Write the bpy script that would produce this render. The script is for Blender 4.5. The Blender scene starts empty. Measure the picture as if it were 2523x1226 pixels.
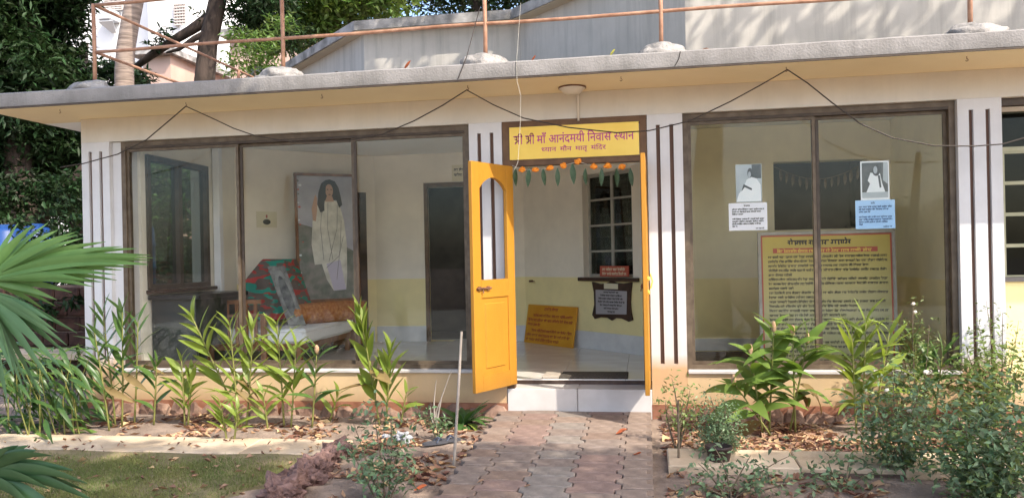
import bpy, bmesh, math, random
import numpy as np
from mathutils import Vector, Matrix
random.seed(7); RNG = np.random.default_rng(7)
sc = bpy.context.scene
COL = sc.collection

# ------------------------------------------------------------------ camera
FPX = 1950.0; YAW = math.radians(9.57); RHO = .021; CU, CV = 1261.5, 635.0
F = np.array([-math.sin(YAW), math.cos(YAW), 0]); R0 = np.array([math.cos(YAW), math.sin(YAW), 0]); U0 = np.array([0, 0, 1.0])
IR = R0*math.cos(RHO) - U0*math.sin(RHO); IU = R0*math.sin(RHO) + U0*math.cos(RHO)
CAMP = np.array([0, -6.94, 1.35])
cam = bpy.data.objects.new('camera', bpy.data.cameras.new('camera')); COL.objects.link(cam)
cam.matrix_world = Matrix(((IR[0], IU[0], -F[0], CAMP[0]), (IR[1], IU[1], -F[1], CAMP[1]), (IR[2], IU[2], -F[2], CAMP[2]), (0, 0, 0, 1)))
cam.data.sensor_width = 36; cam.data.lens = FPX/2523*36; cam.data.shift_y = 22/2523
cam.data.clip_start = .05; cam.data.clip_end = 600
sc.camera = cam
# ------------------------------------------------------------------ light
SUN = Vector((1.38, -1.0, 1.85)).normalized()
w = bpy.data.worlds.new('World'); sc.world = w; w.use_nodes = True
sky = w.node_tree.nodes.new('ShaderNodeTexSky'); sky.sky_type = 'NISHITA'; sky.sun_disc = False
sky.sun_elevation = math.asin(SUN.z); sky.sun_rotation = math.atan2(SUN.x, SUN.y); sky.air_density = 1.0; sky.dust_density = 3.0
w.node_tree.links.new(sky.outputs[0], w.node_tree.nodes['Background'].inputs[0])
w.node_tree.nodes['Background'].inputs[1].default_value = .15
sl = bpy.data.lights.new('sun', 'SUN'); sl.energy = 2.2; sl.angle = math.radians(.5); sl.color = (1, .91, .77)
so = bpy.data.objects.new('sun', sl); COL.objects.link(so); so.rotation_euler = SUN.to_track_quat('Z', 'Y').to_euler(); so.location = (12, -12, 20)
sc.view_settings.view_transform = 'Standard'; sc.view_settings.look = 'None'; sc.view_settings.gamma = 1; sc.view_settings.exposure = 1.66
sc.cycles.use_denoising = True; sc.cycles.diffuse_bounces = 6; sc.cycles.max_bounces = 14; sc.cycles.transparent_max_bounces = 24
sc.cycles.caustics_reflective = False; sc.cycles.caustics_refractive = False; sc.cycles.sample_clamp_indirect = 6

# ------------------------------------------------------------------ pixel helpers
def ray(u, v): return F + IR*(u-CU)/FPX - IU*(v-CV)/FPX
def onY(u, v, Y=0.0):
    d = ray(u, v); return Vector(CAMP + d*((Y-CAMP[1])/d[1]))
def onX(u, v, X=0.0):
    d = ray(u, v); return Vector(CAMP + d*((X-CAMP[0])/d[0]))
def onZ(u, v, z=0.0):
    d = ray(u, v); return Vector(CAMP + d*((z-CAMP[2])/d[2]))
SLOPE = .04
def onG(u, v, b=-.06):
    d = ray(u, v); return Vector(CAMP + d*((b+SLOPE*CAMP[1]-CAMP[2])/(d[2]-SLOPE*d[1])))
def zg(y, b=-.06): return b + SLOPE*max(-14.0, min(0.0, y))

# ------------------------------------------------------------------ materials
def rgb(c): return (c[0], c[1], c[2], 1)
def mat(name, c1, c2=None, scale=6.0, rough=.7, bump=0.0, bscale=None, metal=0.0, spec=.4, stretch=None, trans=0.0, island=0.0, contrast=(.35, .65), stops=None):
    m = bpy.data.materials.new(name); m.use_nodes = True
    nt = m.node_tree; N = nt.nodes; L = nt.links
    b = N['Principled BSDF']; b.inputs['Roughness'].default_value = rough; b.inputs['Metallic'].default_value = metal
    b.inputs['Specular IOR Level'].default_value = spec
    tc = N.new('ShaderNodeTexCoord'); vec = tc.outputs['Object']
    if stretch:
        mp = N.new('ShaderNodeMapping'); mp.inputs['Scale'].default_value = stretch; L.new(vec, mp.inputs[0]); vec = mp.outputs[0]
    col = None
    if c2 is not None:
        n = N.new('ShaderNodeTexNoise'); n.inputs['Scale'].default_value = scale; n.inputs['Detail'].default_value = 6; L.new(vec, n.inputs['Vector'])
        r = N.new('ShaderNodeValToRGB'); r.color_ramp.elements[0].position = contrast[0]; r.color_ramp.elements[1].position = contrast[1]
        r.color_ramp.elements[0].color = rgb(c1); r.color_ramp.elements[1].color = rgb(c2)
        L.new(n.outputs[0], r.inputs[0]); col = r.outputs[0]
    if island > 0:
        g = N.new('ShaderNodeNewGeometry'); mul = N.new('ShaderNodeMapRange'); mul.inputs[3].default_value = 1-island; mul.inputs[4].default_value = 1+island
        L.new(g.outputs['Random Per Island'], mul.inputs[0])
        hs = N.new('ShaderNodeHueSaturation'); L.new(mul.outputs[0], hs.inputs['Value'])
        oi = N.new('ShaderNodeMapRange'); oi.inputs[3].default_value = .5-island*.06; oi.inputs[4].default_value = .5+island*.05
        L.new(g.outputs['Random Per Island'], oi.inputs[0]); L.new(oi.outputs[0], hs.inputs['Hue'])
        if col is None: hs.inputs['Color'].default_value = rgb(c1)
        else: L.new(col, hs.inputs['Color'])
        col = hs.outputs[0]
    if col is None: b.inputs['Base Color'].default_value = rgb(c1)
    else: L.new(col, b.inputs['Base Color'])
    if bump > 0:
        n2 = N.new('ShaderNodeTexNoise'); n2.inputs['Scale'].default_value = bscale or scale*6; n2.inputs['Detail'].default_value = 8; L.new(vec, n2.inputs['Vector'])
        bp = N.new('ShaderNodeBump'); bp.inputs['Strength'].default_value = bump; bp.inputs['Distance'].default_value = .02
        L.new(n2.outputs[0], bp.inputs['Height']); L.new(bp.outputs[0], b.inputs['Normal'])
    if trans > 0:
        t = N.new('ShaderNodeBsdfTranslucent'); mx = N.new('ShaderNodeMixShader'); mx.inputs[0].default_value = trans
        hs2 = N.new('ShaderNodeHueSaturation'); hs2.inputs['Value'].default_value = 1.5; hs2.inputs['Saturation'].default_value = 1.1; hs2.inputs['Hue'].default_value = .485
        if col is None: hs2.inputs['Color'].default_value = rgb(c1)
        else: L.new(col, hs2.inputs['Color'])
        L.new(hs2.outputs[0], t.inputs[0]); L.new(b.outputs[0], mx.inputs[1]); L.new(t.outputs[0], mx.inputs[2])
        L.new(mx.outputs[0], N['Material Output'].inputs[0])
    return m
def mat_band(name, lo, hi, z0, z1, rough=.7, streak=0.0, dirt=(.3, .27, .22), bump=.08, noise=.1, org=0.0):
    """paint that changes colour at a height (world z), with optional weather streaks"""
    m = bpy.data.materials.new(name); m.use_nodes = True; nt = m.node_tree; N = nt.nodes; L = nt.links
    b = N['Principled BSDF']; b.inputs['Roughness'].default_value = rough; b.inputs['Specular IOR Level'].default_value = .3
    g = N.new('ShaderNodeNewGeometry'); sx = N.new('ShaderNodeSeparateXYZ'); L.new(g.outputs['Position'], sx.inputs[0])
    n = N.new('ShaderNodeTexNoise'); n.inputs['Scale'].default_value = 5; n.inputs['Detail'].default_value = 7; L.new(g.outputs['Position'], n.inputs['Vector'])
    ad = N.new('ShaderNodeMath'); ad.operation = 'MULTIPLY_ADD'; ad.inputs[1].default_value = noise; L.new(n.outputs[0], ad.inputs[0]); L.new(sx.outputs[2], ad.inputs[2])
    mr = N.new('ShaderNodeMapRange'); mr.inputs[1].default_value = z0+noise*.5; mr.inputs[2].default_value = z1+noise*.5; L.new(ad.outputs[0], mr.inputs[0])
    mx = N.new('ShaderNodeMixRGB'); L.new(mr.outputs[0], mx.inputs[0]); mx.inputs[1].default_value = rgb(lo); mx.inputs[2].default_value = rgb(hi)
    out = mx.outputs[0]
    # mottling
    n3 = N.new('ShaderNodeTexNoise'); n3.inputs['Scale'].default_value = 2.3; n3.inputs['Detail'].default_value = 9; n3.inputs['Roughness'].default_value = .65; L.new(g.outputs['Position'], n3.inputs['Vector'])
    m3 = N.new('ShaderNodeMapRange'); m3.inputs[1].default_value = .3; m3.inputs[2].default_value = .75; m3.inputs[3].default_value = 1.0; m3.inputs[4].default_value = .84; L.new(n3.outputs[0], m3.inputs[0])
    h3 = N.new('ShaderNodeHueSaturation'); L.new(m3.outputs[0], h3.inputs['Value']); L.new(out, h3.inputs['Color']); out = h3.outputs[0]
    if streak > 0:
        mp = N.new('ShaderNodeMapping'); mp.inputs['Scale'].default_value = (5.5, 5.5, .4); L.new(g.outputs['Position'], mp.inputs[0])
        n2 = N.new('ShaderNodeTexNoise'); n2.inputs['Scale'].default_value = 1.2; n2.inputs['Detail'].default_value = 9; n2.inputs['Roughness'].default_value = .7; L.new(mp.outputs[0], n2.inputs['Vector'])
        r2 = N.new('ShaderNodeMapRange'); r2.inputs[1].default_value = .48; r2.inputs[2].default_value = .78; r2.inputs[4].default_value = streak; L.new(n2.outputs[0], r2.inputs[0])
        m2 = N.new('ShaderNodeMixRGB'); L.new(r2.outputs[0], m2.inputs[0]); L.new(out, m2.inputs[1]); m2.inputs[2].default_value = rgb(dirt); out = m2.outputs[0]
    L.new(out, b.inputs['Base Color'])
    nb = N.new('ShaderNodeTexNoise'); nb.inputs['Scale'].default_value = 60; nb.inputs['Detail'].default_value = 6; L.new(g.outputs['Position'], nb.inputs['Vector'])
    bp = N.new('ShaderNodeBump'); bp.inputs['Strength'].default_value = bump; bp.inputs['Distance'].default_value = .01
    L.new(nb.outputs[0], bp.inputs['Height']); L.new(bp.outputs[0], b.inputs['Normal'])
    return m
def mat_glass(name, tint=(.985, .99, .985), refl=.32, dust=.002):
    m = bpy.data.materials.new(name); m.use_nodes = True; nt = m.node_tree; N = nt.nodes; L = nt.links
    for n in list(N):
        if n.type == 'BSDF_PRINCIPLED': N.remove(n)
    tr = N.new('ShaderNodeBsdfTransparent'); tr.inputs[0].default_value = rgb(tint)
    gl = N.new('ShaderNodeBsdfGlossy'); gl.inputs['Roughness'].default_value = .015; gl.inputs[0].default_value = (.9, .95, .95, 1)
    fr = N.new('ShaderNodeFresnel'); fr.inputs[0].default_value = 1.5
    mu = N.new('ShaderNodeMath'); mu.operation = 'MULTIPLY'; mu.inputs[1].default_value = refl; L.new(fr.outputs[0], mu.inputs[0])
    mx = N.new('ShaderNodeMixShader'); L.new(mu.outputs[0], mx.inputs[0]); L.new(tr.outputs[0], mx.inputs[1]); L.new(gl.outputs[0], mx.inputs[2])
    df = N.new('ShaderNodeBsdfDiffuse'); df.inputs[0].default_value = (.6, .58, .52, 1)
    tc = N.new('ShaderNodeTexCoord'); no = N.new('ShaderNodeTexNoise'); no.inputs['Scale'].default_value = 3; no.inputs['Detail'].default_value = 8; L.new(tc.outputs['Object'], no.inputs['Vector'])
    dm = N.new('ShaderNodeMapRange'); dm.inputs[1].default_value = .4; dm.inputs[2].default_value = .8; dm.inputs[3].default_value = dust*.4; dm.inputs[4].default_value = dust*2.5; L.new(no.outputs[0], dm.inputs[0])
    m2 = N.new('ShaderNodeMixShader'); L.new(dm.outputs[0], m2.inputs[0]); L.new(mx.outputs[0], m2.inputs[1]); L.new(df.outputs[0], m2.inputs[2])
    L.new(m2.outputs[0], N['Material Output'].inputs[0])
    return m

MT = {}
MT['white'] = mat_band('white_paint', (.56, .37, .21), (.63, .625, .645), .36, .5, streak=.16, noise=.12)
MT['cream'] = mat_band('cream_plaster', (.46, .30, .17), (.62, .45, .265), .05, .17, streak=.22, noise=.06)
MT['lintel'] = mat_band('lintel_bounce_tone', (.62, .60, .57), (.56, .46, .33), 2.52, 2.82, streak=.2)  # tan of bounced light put into the colour towards the lintel top
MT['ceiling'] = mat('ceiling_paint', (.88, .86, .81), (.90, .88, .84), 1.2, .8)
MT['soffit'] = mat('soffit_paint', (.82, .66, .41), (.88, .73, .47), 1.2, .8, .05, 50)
MT['concrete'] = mat_band('roof_concrete', (.19, .18, .175), (.29, .275, .27), 2.78, 2.9, rough=.95, streak=.6, dirt=(.11, .105, .10), bump=.5, noise=.25)
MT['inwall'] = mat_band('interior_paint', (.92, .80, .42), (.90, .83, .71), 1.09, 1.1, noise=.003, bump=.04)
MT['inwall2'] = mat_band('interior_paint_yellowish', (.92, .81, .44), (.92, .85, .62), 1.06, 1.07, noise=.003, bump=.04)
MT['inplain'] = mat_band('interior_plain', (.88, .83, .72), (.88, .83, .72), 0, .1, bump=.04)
MT['skirt'] = mat('skirting_tile', (.66, .66, .66), (.74, .74, .73), 8, .3)
MT['tile'] = mat('floor_tile', (.70, .68, .64), (.80, .78, .75), 2.5, .12, spec=.5)
MT['frame'] = mat('bronze_aluminium', (.085, .06, .04), (.14, .105, .072), 12, .5, metal=.1)
MT['frame_dk'] = mat('dark_track', (.045, .03, .022), (.07, .05, .035), 12, .5)
MT['slot'] = mat('slot_wood', (.10, .055, .04), (.17, .09, .06), 14, .7, stretch=(1, 1, .1))
MT['glass'] = mat_glass('window_glass')
MT['glass_dk'] = mat_glass('dark_glass', (.6, .64, .62), .25, .003)
MT['door'] = mat_band('door_yellow', (.34, .16, .022), (.47, .215, .024), .24, .42, rough=.5, streak=.32, dirt=(.26, .115, .02), bump=.15, noise=.25)
MT['doorframe'] = mat('door_frame_brown', (.09, .045, .022), (.14, .075, .035), 10, .6)
MT['iron'] = mat('rusty_iron', (.10, .045, .025), (.20, .09, .05), 20, .7)
MT['band'] = mat('red_plinth', (.20, .08, .045), (.31, .14, .085), 9, .9, .2, 40)
MT['stone'] = mat('rubble_stone', (.17, .10, .075), (.33, .22, .165), 6, .95, .5, 30)
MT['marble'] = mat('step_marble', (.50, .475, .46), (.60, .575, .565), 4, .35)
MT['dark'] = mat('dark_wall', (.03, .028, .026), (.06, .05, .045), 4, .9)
MT['rail'] = mat('rail_paint', (.26, .125, .075), (.42, .235, .155), 10, .6, .1, 60)
MT['footing'] = mat('footing_concrete', (.18, .17, .165), (.36, .34, .33), 7, .95, .7, 40)
MT['upper'] = mat_band('upper_wall', (.44, .415, .385), (.53, .50, .465), 3.2, 4.0, streak=.5, dirt=(.14, .138, .13), noise=.4)
MT['eave'] = mat('eave_concrete', (.16, .155, .15), (.42, .40, .39), 5, .95, .3, 60)
MT['signy'] = mat('sign_yellow', (.78, .54, .09), (.86, .62, .13), 3, .5)
MT['ink_p'] = mat('sign_magenta', (.42, .045, .20), None, rough=.5)
MT['ink_r'] = mat('sign_red', (.40, .07, .04), None, rough=.5)
MT['ink_k'] = mat('ink_dark', (.05, .045, .04), None, rough=.6)
MT['ink_b'] = mat('ink_blue', (.05, .10, .25), None, rough=.6)
MT['orange'] = mat('marigold', (.80, .20, .02), (.90, .34, .03), 60, .7)
MT['mango'] = mat('mango_leaf', (.03, .07, .035), (.06, .11, .05), 20, .35, trans=.12)
MT['cable'] = mat('black_cable', (.035, .025, .02), None, rough=.6)
MT['string'] = mat('pale_string', (.50, .47, .41), None, rough=.8)
MT['lampw'] = mat('lamp_plastic', (.62, .55, .46), None, rough=.4)
MT['wood'] = mat('brown_wood', (.17, .07, .03), (.28, .13, .06), 8, .5, stretch=(1, 1, .15))
MT['woodk'] = mat('dark_wood', (.035, .018, .012), (.07, .035, .022), 8, .45)
MT['sheet'] = mat('white_sheet', (.74, .75, .76), (.80, .80, .80), 5, .9, .15, 14)
MT['bolster'] = mat('brown_cover', (.30, .10, .035), (.46, .20, .07), 30, .9, .3, 60)
MT['paper'] = mat('white_paper', (.76, .76, .82), None, rough=.7)
MT['paperb'] = mat('blue_paper', (.36, .58, .86), None, rough=.6)
MT['papery'] = mat('cream_paper', (.72, .66, .48), None, rough=.7)
MT['phbg'] = mat('photo_grey', (.28, .33, .37), (.50, .55, .58), 3, .3)
MT['phdk'] = mat('photo_dark', (.03, .04, .05), (.08, .09, .10), 9, .3)
MT['phwh'] = mat('photo_white', (.70, .75, .78), (.78, .80, .82), 9, .3)
MT['deskk'] = mat('desk_black', (.012, .012, .014), None, rough=.35)
MT['deskp'] = mat('desk_panel', (.022, .026, .027), (.045, .05, .05), 4, .5)
MT['ovalf'] = mat('oval_frame', (.10, .09, .08), (.22, .21, .19), 16, .5)
MT['ovalm'] = mat('oval_mount', (.13, .13, .118), (.25, .245, .225), 9, .5)
MT['ovalk'] = mat('oval_print', (.05, .05, .05), (.16, .16, .15), 12, .5)
MT['porbg'] = mat('portrait_background', (.30, .30, .36), (.46, .45, .50), 3, .35)
MT['porgr'] = mat('portrait_ground', (.13, .15, .12), (.26, .24, .22), 9, .35)
MT['sari'] = mat('portrait_white_cloth', (.50, .48, .41), (.74, .71, .62), 7, .4)
MT['skin'] = mat('portrait_skin', (.50, .30, .20), None, rough=.4)
MT['hair'] = mat('portrait_hair', (.03, .022, .02), None, rough=.4)
MT['lilac'] = mat('portrait_hem', (.50, .46, .56), None, rough=.4)
MT['oborange'] = mat('notice_orange', (.62, .27, .02), (.72, .36, .03), 3, .5)
MT['redpl'] = mat('red_plate', (.48, .10, .06), None, rough=.5)
MT['plaqs'] = mat('plaque_slate', (.40, .38, .40), None, rough=.4)
MT['mattex'] = mat('doormat', (.05, .042, .035), (.10, .085, .07), 60, .95, .5, 200)
MT['matlt'] = mat('doormat_back', (.36, .31, .26), (.42, .37, .31), 40, .95)
MT['boardy'] = mat_band('poster_print', (.50, .47, .24), (.60, .45, .085), .7, 1.5, rough=.35, noise=.3, bump=.01)
MT['steel'] = mat('casement_paint', (.34, .32, .28), (.42, .40, .35), 10, .6)
MT['steelg'] = mat('casement_green', (.36, .36, .24), (.44, .43, .30), 10, .6)
MT['brick'] = mat('laterite_brick', (.03, .015, .012), (.075, .036, .026), 9, .95, .5, 40)
MT['mortar'] = mat('dark_mortar', (.09, .06, .05), (.16, .11, .09), 10, .95)
MT['drum'] = mat('blue_drum', (.008, .04, .17), (.014, .07, .25), 5, .45)
MT['scrap'] = mat('grey_tarpaulin', (.015, .016, .016), (.06, .06, .055), 3, .7, .5, 8)
MT['apt'] = mat('apartment_white', (.74, .74, .75), (.80, .80, .80), .6, .8)
MT['aptp'] = mat('pink_plaster', (.50, .34, .28), (.58, .42, .35), 1.5, .85)
MT['grille'] = mat('window_grille', (.50, .45, .42), None, rough=.6)
MT['pane_bg'] = mat('far_window_dark', (.07, .075, .08), None, rough=.2)
MT['acgrey'] = mat('ac_grey', (.45, .46, .48), None, rough=.5)
MT['bark'] = mat('bark', (.05, .035, .025), (.14, .10, .075), 9, .95, .6, 25, stretch=(1, 1, .3))
MT['barkp'] = mat('palm_bark', (.17, .13, .11), (.34, .27, .23), 7, .95, .5, 18, stretch=(.4, .4, 3))
MT['barkd'] = mat('dark_bark', (.028, .02, .016), (.07, .05, .04), 9, .95, .6, 25, stretch=(1, 1, .3))
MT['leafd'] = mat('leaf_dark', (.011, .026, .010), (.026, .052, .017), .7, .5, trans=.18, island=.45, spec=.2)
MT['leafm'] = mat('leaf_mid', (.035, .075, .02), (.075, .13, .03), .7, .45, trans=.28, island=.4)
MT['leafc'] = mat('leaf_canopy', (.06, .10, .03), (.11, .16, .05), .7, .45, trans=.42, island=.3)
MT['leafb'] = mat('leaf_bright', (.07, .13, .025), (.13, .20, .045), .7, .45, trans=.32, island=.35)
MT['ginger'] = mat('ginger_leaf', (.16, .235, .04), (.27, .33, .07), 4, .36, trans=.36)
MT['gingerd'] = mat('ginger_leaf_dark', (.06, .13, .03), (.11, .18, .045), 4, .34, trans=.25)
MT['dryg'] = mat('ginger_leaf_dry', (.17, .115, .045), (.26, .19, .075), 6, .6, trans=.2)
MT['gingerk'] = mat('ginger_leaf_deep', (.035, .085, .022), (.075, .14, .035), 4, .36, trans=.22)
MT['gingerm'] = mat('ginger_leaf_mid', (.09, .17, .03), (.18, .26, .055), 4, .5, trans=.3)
MT['gstem'] = mat('ginger_stem', (.17, .18, .05), (.26, .25, .08), 10, .5)
MT['palmg'] = mat('palm_leaf', (.085, .185, .045), (.135, .245, .07), 2, .5, trans=.22, stretch=(1, 12, 1))
MT['palmd'] = mat('palm_leaf_shaded', (.055, .125, .05), (.09, .17, .07), 2, .5, trans=.15, stretch=(1, 12, 1))  # shade on the lower frond put into a darker, bluer leaf colour
MT['palmk'] = mat('palm_leaf_deep', (.03, .075, .03), (.055, .11, .045), 2, .38, trans=.12, stretch=(1, 12, 1))
MT['rose'] = mat('shrub_leaf', (.10, .165, .085), (.17, .235, .12), 5, .45, trans=.2, island=.4)
MT['shrub'] = mat('shrub_leaf_light', (.12, .18, .05), (.20, .26, .085), 3, .45, trans=.25, island=.4)
MT['agave'] = mat('strap_leaf', (.028, .075, .02), (.06, .115, .03), 5, .35, trans=.1)
MT['twig'] = mat('twig', (.10, .07, .045), (.20, .15, .10), 15, .9)
MT['stick'] = mat('grey_stick', (.24, .21, .18), (.36, .31, .27), 15, .9)
MT['soil'] = mat('soil', (.17, .125, .10), (.30, .23, .185), 5, 1.0, .8, 40)
MT['bounce_yard'] = mat('bounce_yard_concrete', (.46, .43, .38), (.58, .54, .48), 2, .95)
MT['slab'] = mat('slab_concrete', (.42, .32, .22), (.56, .45, .33), 4, .95, .35, 50)
MT['lawnb'] = mat('lawn_base', (.14, .125, .06), (.28, .215, .125), 3, 1.0, .6, 60)
MT['grass'] = mat('grass', (.10, .145, .04), (.20, .21, .07), 1.6, .6, trans=.3, island=.3)
MT['litter'] = mat('dry_leaf', (.22, .115, .07), (.46, .30, .19), 3, .8, trans=.15, island=.5)
MT['litterr'] = mat('red_leaf', (.30, .07, .03), (.42, .14, .05), 6, .7, trans=.2, island=.3)
MT['leafy'] = mat('yellow_leaf', (.50, .48, .10), None, rough=.6, trans=.2)
MT['rock'] = mat('red_rock', (.085, .045, .038), (.22, .135, .12), 14, .95, 1.0, 45)
MT['pot'] = mat('dark_pot', (.04, .025, .022), None, rough=.6)
MT['petal'] = mat('pale_petal', (.75, .70, .62), None, rough=.6, trans=.2)
MT['bud'] = mat('brown_bud', (.32, .20, .12), (.45, .30, .18), 12, .8)
MT['litpaper'] = mat('crumpled_paper', (.26, .27, .29), (.36, .37, .39), 8, .8)
MT['rubber'] = mat('sandal_rubber', (.06, .06, .07), None, rough=.7)
MT['sandstrap'] = mat('sandal_strap', (.04, .05, .08), None, rough=.6)
PAV = [mat('paver_grey', (.165, .128, .108), (.24, .19, .163), 12, .95, .4, 60), mat('paver_red', (.185, .125, .105), (.25, .175, .15), 12, .95, .4, 60),
       mat('paver_blue', (.18, .155, .135), (.25, .215, .19), 12, .95, .4, 60), mat('paver_light', (.20, .15, .12), (.27, .205, .168), 12, .95, .4, 60),
       mat('paver_brown', (.175, .122, .095), (.235, .17, .135), 12, .95, .4, 60)]

# ------------------------------------------------------------------ object helpers
ORG = {}
def tag(o, label=None, cat=None, group=None, kind=None):
    if label: o['label'] = label
    if cat: o['category'] = cat
    if group: o['group'] = group
    if kind: o['kind'] = kind
    return o
def thing(name, label, cat, loc=(0, 0, 0), group=None):
    o = bpy.data.objects.new(name, None); COL.objects.link(o); o.location = loc; o.empty_display_size = .1
    ORG[o.name] = Vector(loc); return tag(o, label, cat, group)
def link(name, me, parent=None, mw=None):
    """place mesh me (local space) with world matrix mw under parent"""
    o = bpy.data.objects.new(name, me); COL.objects.link(o)
    off = ORG[parent.name] if parent else Vector((0, 0, 0))
    mw = mw or Matrix.Identity(4)
    if parent: o.parent = parent
    o.matrix_local = Matrix.Translation(-off) @ mw
    ORG[o.name] = mw.translation.copy()
    return o
WRITING = ('writing', 'heading', 'lettering')
class MB:
    def __init__(s): s.v = []; s.f = []
    def add(s, vs, fs):
        n = len(s.v); s.v += [tuple(v) for v in vs]; s.f += [tuple(i+n for i in f) for f in fs]; return s
    def box(s, x0, x1, y0, y1, z0, z1, M=None):
        vs = [(x, y, z) for x in (x0, x1) for y in (y0, y1) for z in (z0, z1)]
        if M: vs = [M @ Vector(v) for v in vs]
        return s.add(vs, [(0, 1, 3, 2), (4, 6, 7, 5), (0, 4, 5, 1), (2, 3, 7, 6), (0, 2, 6, 4), (1, 5, 7, 3)])
    def bbox(s, x0, x1, y0, y1, z0, z1, b=.006, M=None):
        """box with chamfered edges"""
        bm = bmesh.new(); r = bmesh.ops.create_cube(bm, size=1)
        for v in bm.verts: v.co = Vector(((x0+x1)/2+v.co.x*(x1-x0), (y0+y1)/2+v.co.y*(y1-y0), (z0+z1)/2+v.co.z*(z1-z0)))
        bmesh.ops.bevel(bm, geom=bm.edges[:], offset=b, segments=1, affect='EDGES', profile=.5)
        bm.verts.index_update(); vs = [(M @ v.co) if M else v.co.copy() for v in bm.verts]; fs = [[v.index for v in f.verts] for f in bm.faces]; bm.free()
        return s.add(vs, fs)
    def quad(s, a, b, c, d): return s.add([a, b, c, d], [(0, 1, 2, 3)])
    def prism(s, poly, z0, z1, M=None):
        n = len(poly); vs = [(p[0], p[1], z0) for p in poly] + [(p[0], p[1], z1) for p in poly]
        if M: vs = [M @ Vector(v) for v in vs]
        return s.add(vs, [tuple(range(n-1, -1, -1)), tuple(range(n, 2*n))] + [(i, (i+1) % n, (i+1) % n+n, i+n) for i in range(n)])
    def tube(s, pts, rad, n=8, cap=True):
        pts = [Vector(p) for p in pts]; k = len(pts)
        if not hasattr(rad, '__len__'): rad = [rad]*k
        base = len(s.v); ref = None
        for i, p in enumerate(pts):
            t = (pts[min(i+1, k-1)]-pts[max(i-1, 0)]).normalized()
            if ref is None: ref = Vector((0, 0, 1)) if abs(t.z) < .9 else Vector((1, 0, 0))
            a = t.cross(ref).normalized(); b = a.cross(t).normalized(); ref = b
            for j in range(n):
                an = 2*math.pi*j/n; s.v.append(tuple(p+(a*math.cos(an)+b*math.sin(an))*rad[i]))
        for i in range(k-1):
            for j in range(n):
                s.f.append((base+i*n+j, base+i*n+(j+1) % n, base+(i+1)*n+(j+1) % n, base+(i+1)*n+j))
        if cap:
            s.f.append(tuple(base+j for j in range(n-1, -1, -1))); s.f.append(tuple(base+(k-1)*n+j for j in range(n)))
        return s
    def lathe(s, prof, c, n=16, M=None):
        base = len(s.v)
        for r, z in prof:
            for j in range(n):
                a = 2*math.pi*j/n; v = Vector((c[0]+r*math.cos(a), c[1]+r*math.sin(a), c[2]+z)); s.v.append(tuple(M @ v if M else v))
        for i in range(len(prof)-1):
            for j in range(n): s.f.append((base+i*n+j, base+i*n+(j+1) % n, base+(i+1)*n+(j+1) % n, base+(i+1)*n+j))
        s.f.append(tuple(base+j for j in range(n-1, -1, -1))); s.f.append(tuple(base+(len(prof)-1)*n+j for j in range(n)))
        return s
    def mesh(s, name, m, smooth=False, off=Vector((0, 0, 0))):
        me = bpy.data.meshes.new(name); me.from_pydata([tuple(Vector(v)-off) for v in s.v], [], s.f)
        me.materials.append(MT[m] if isinstance(m, str) else m)
        if smooth: me.polygons.foreach_set('use_smooth', [True]*len(me.polygons))
        me.update(); return me
    def build(s, name, m, parent=None, smooth=False):
        if parent is None:
            xs = np.array(s.v); c = Vector((xs[:, 0].mean(), xs[:, 1].mean(), xs[:, 2].min()))
        else:
            xs = np.array(s.v); c = Vector(((xs[:, 0].min()+xs[:, 0].max())/2, (xs[:, 1].min()+xs[:, 1].max())/2, xs[:, 2].min()))
        o = link(name, s.mesh(name, m, smooth, c), parent, Matrix.Translation(c))
        if name in WRITING: o['kind'] = 'stuff'
        return o
def struct(name, mb, m, smooth=False):
    o = mb.build(name, m, None, smooth); o['kind'] = 'structure'; return o
def npmesh(name, verts, faces, m, smooth=False):
    me = bpy.data.meshes.new(name); nv = len(verts); nf = len(faces); k = faces.shape[1]
    me.vertices.add(nv); me.vertices.foreach_set('co', verts.astype(np.float32).ravel())
    me.loops.add(nf*k); me.loops.foreach_set('vertex_index', faces.astype(np.int32).ravel())
    me.polygons.add(nf); me.polygons.foreach_set('loop_start', np.arange(0, nf*k, k, dtype=np.int32)); me.polygons.foreach_set('loop_total', np.full(nf, k, dtype=np.int32))
    me.materials.append(MT[m]); me.update(calc_edges=True); me.validate()
    return me
def rotz(a): return Matrix.Rotation(a, 4, 'Z')

# leaf cloud: many small folded leaves as quads (two per leaf, sharing the midrib)
def leaf_cloud(P, Lm, Wm, rng, droop=.3, updir=None):
    n = len(P)
    d = rng.normal(size=(n, 3)); d[:, 2] = d[:, 2]*.6 - droop; d /= np.linalg.norm(d, axis=1)[:, None]
    up = rng.normal(size=(n, 3))*.6 + np.array([0, 0, 1.0])
    s = np.cross(d, up); s /= np.linalg.norm(s, axis=1)[:, None]+1e-9
    nn = np.cross(s, d)
    L = Lm*rng.uniform(.6, 1.3, n)[:, None]; W = Wm*rng.uniform(.7, 1.25, n)[:, None]
    a = P; c = P + d*L - nn*L*.12
    m1 = P + d*L*.45 + s*W*.5 + nn*W*.15; m2 = P + d*L*.45 - s*W*.5 + nn*W*.15
    V = np.stack([a, m1, c, m2], axis=1).reshape(-1, 3)
    i = np.arange(n)*4
    Fc = np.concatenate([np.stack([i, i+1, i+2], 1), np.stack([i, i+2, i+3], 1)])
    return V, Fc

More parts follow.
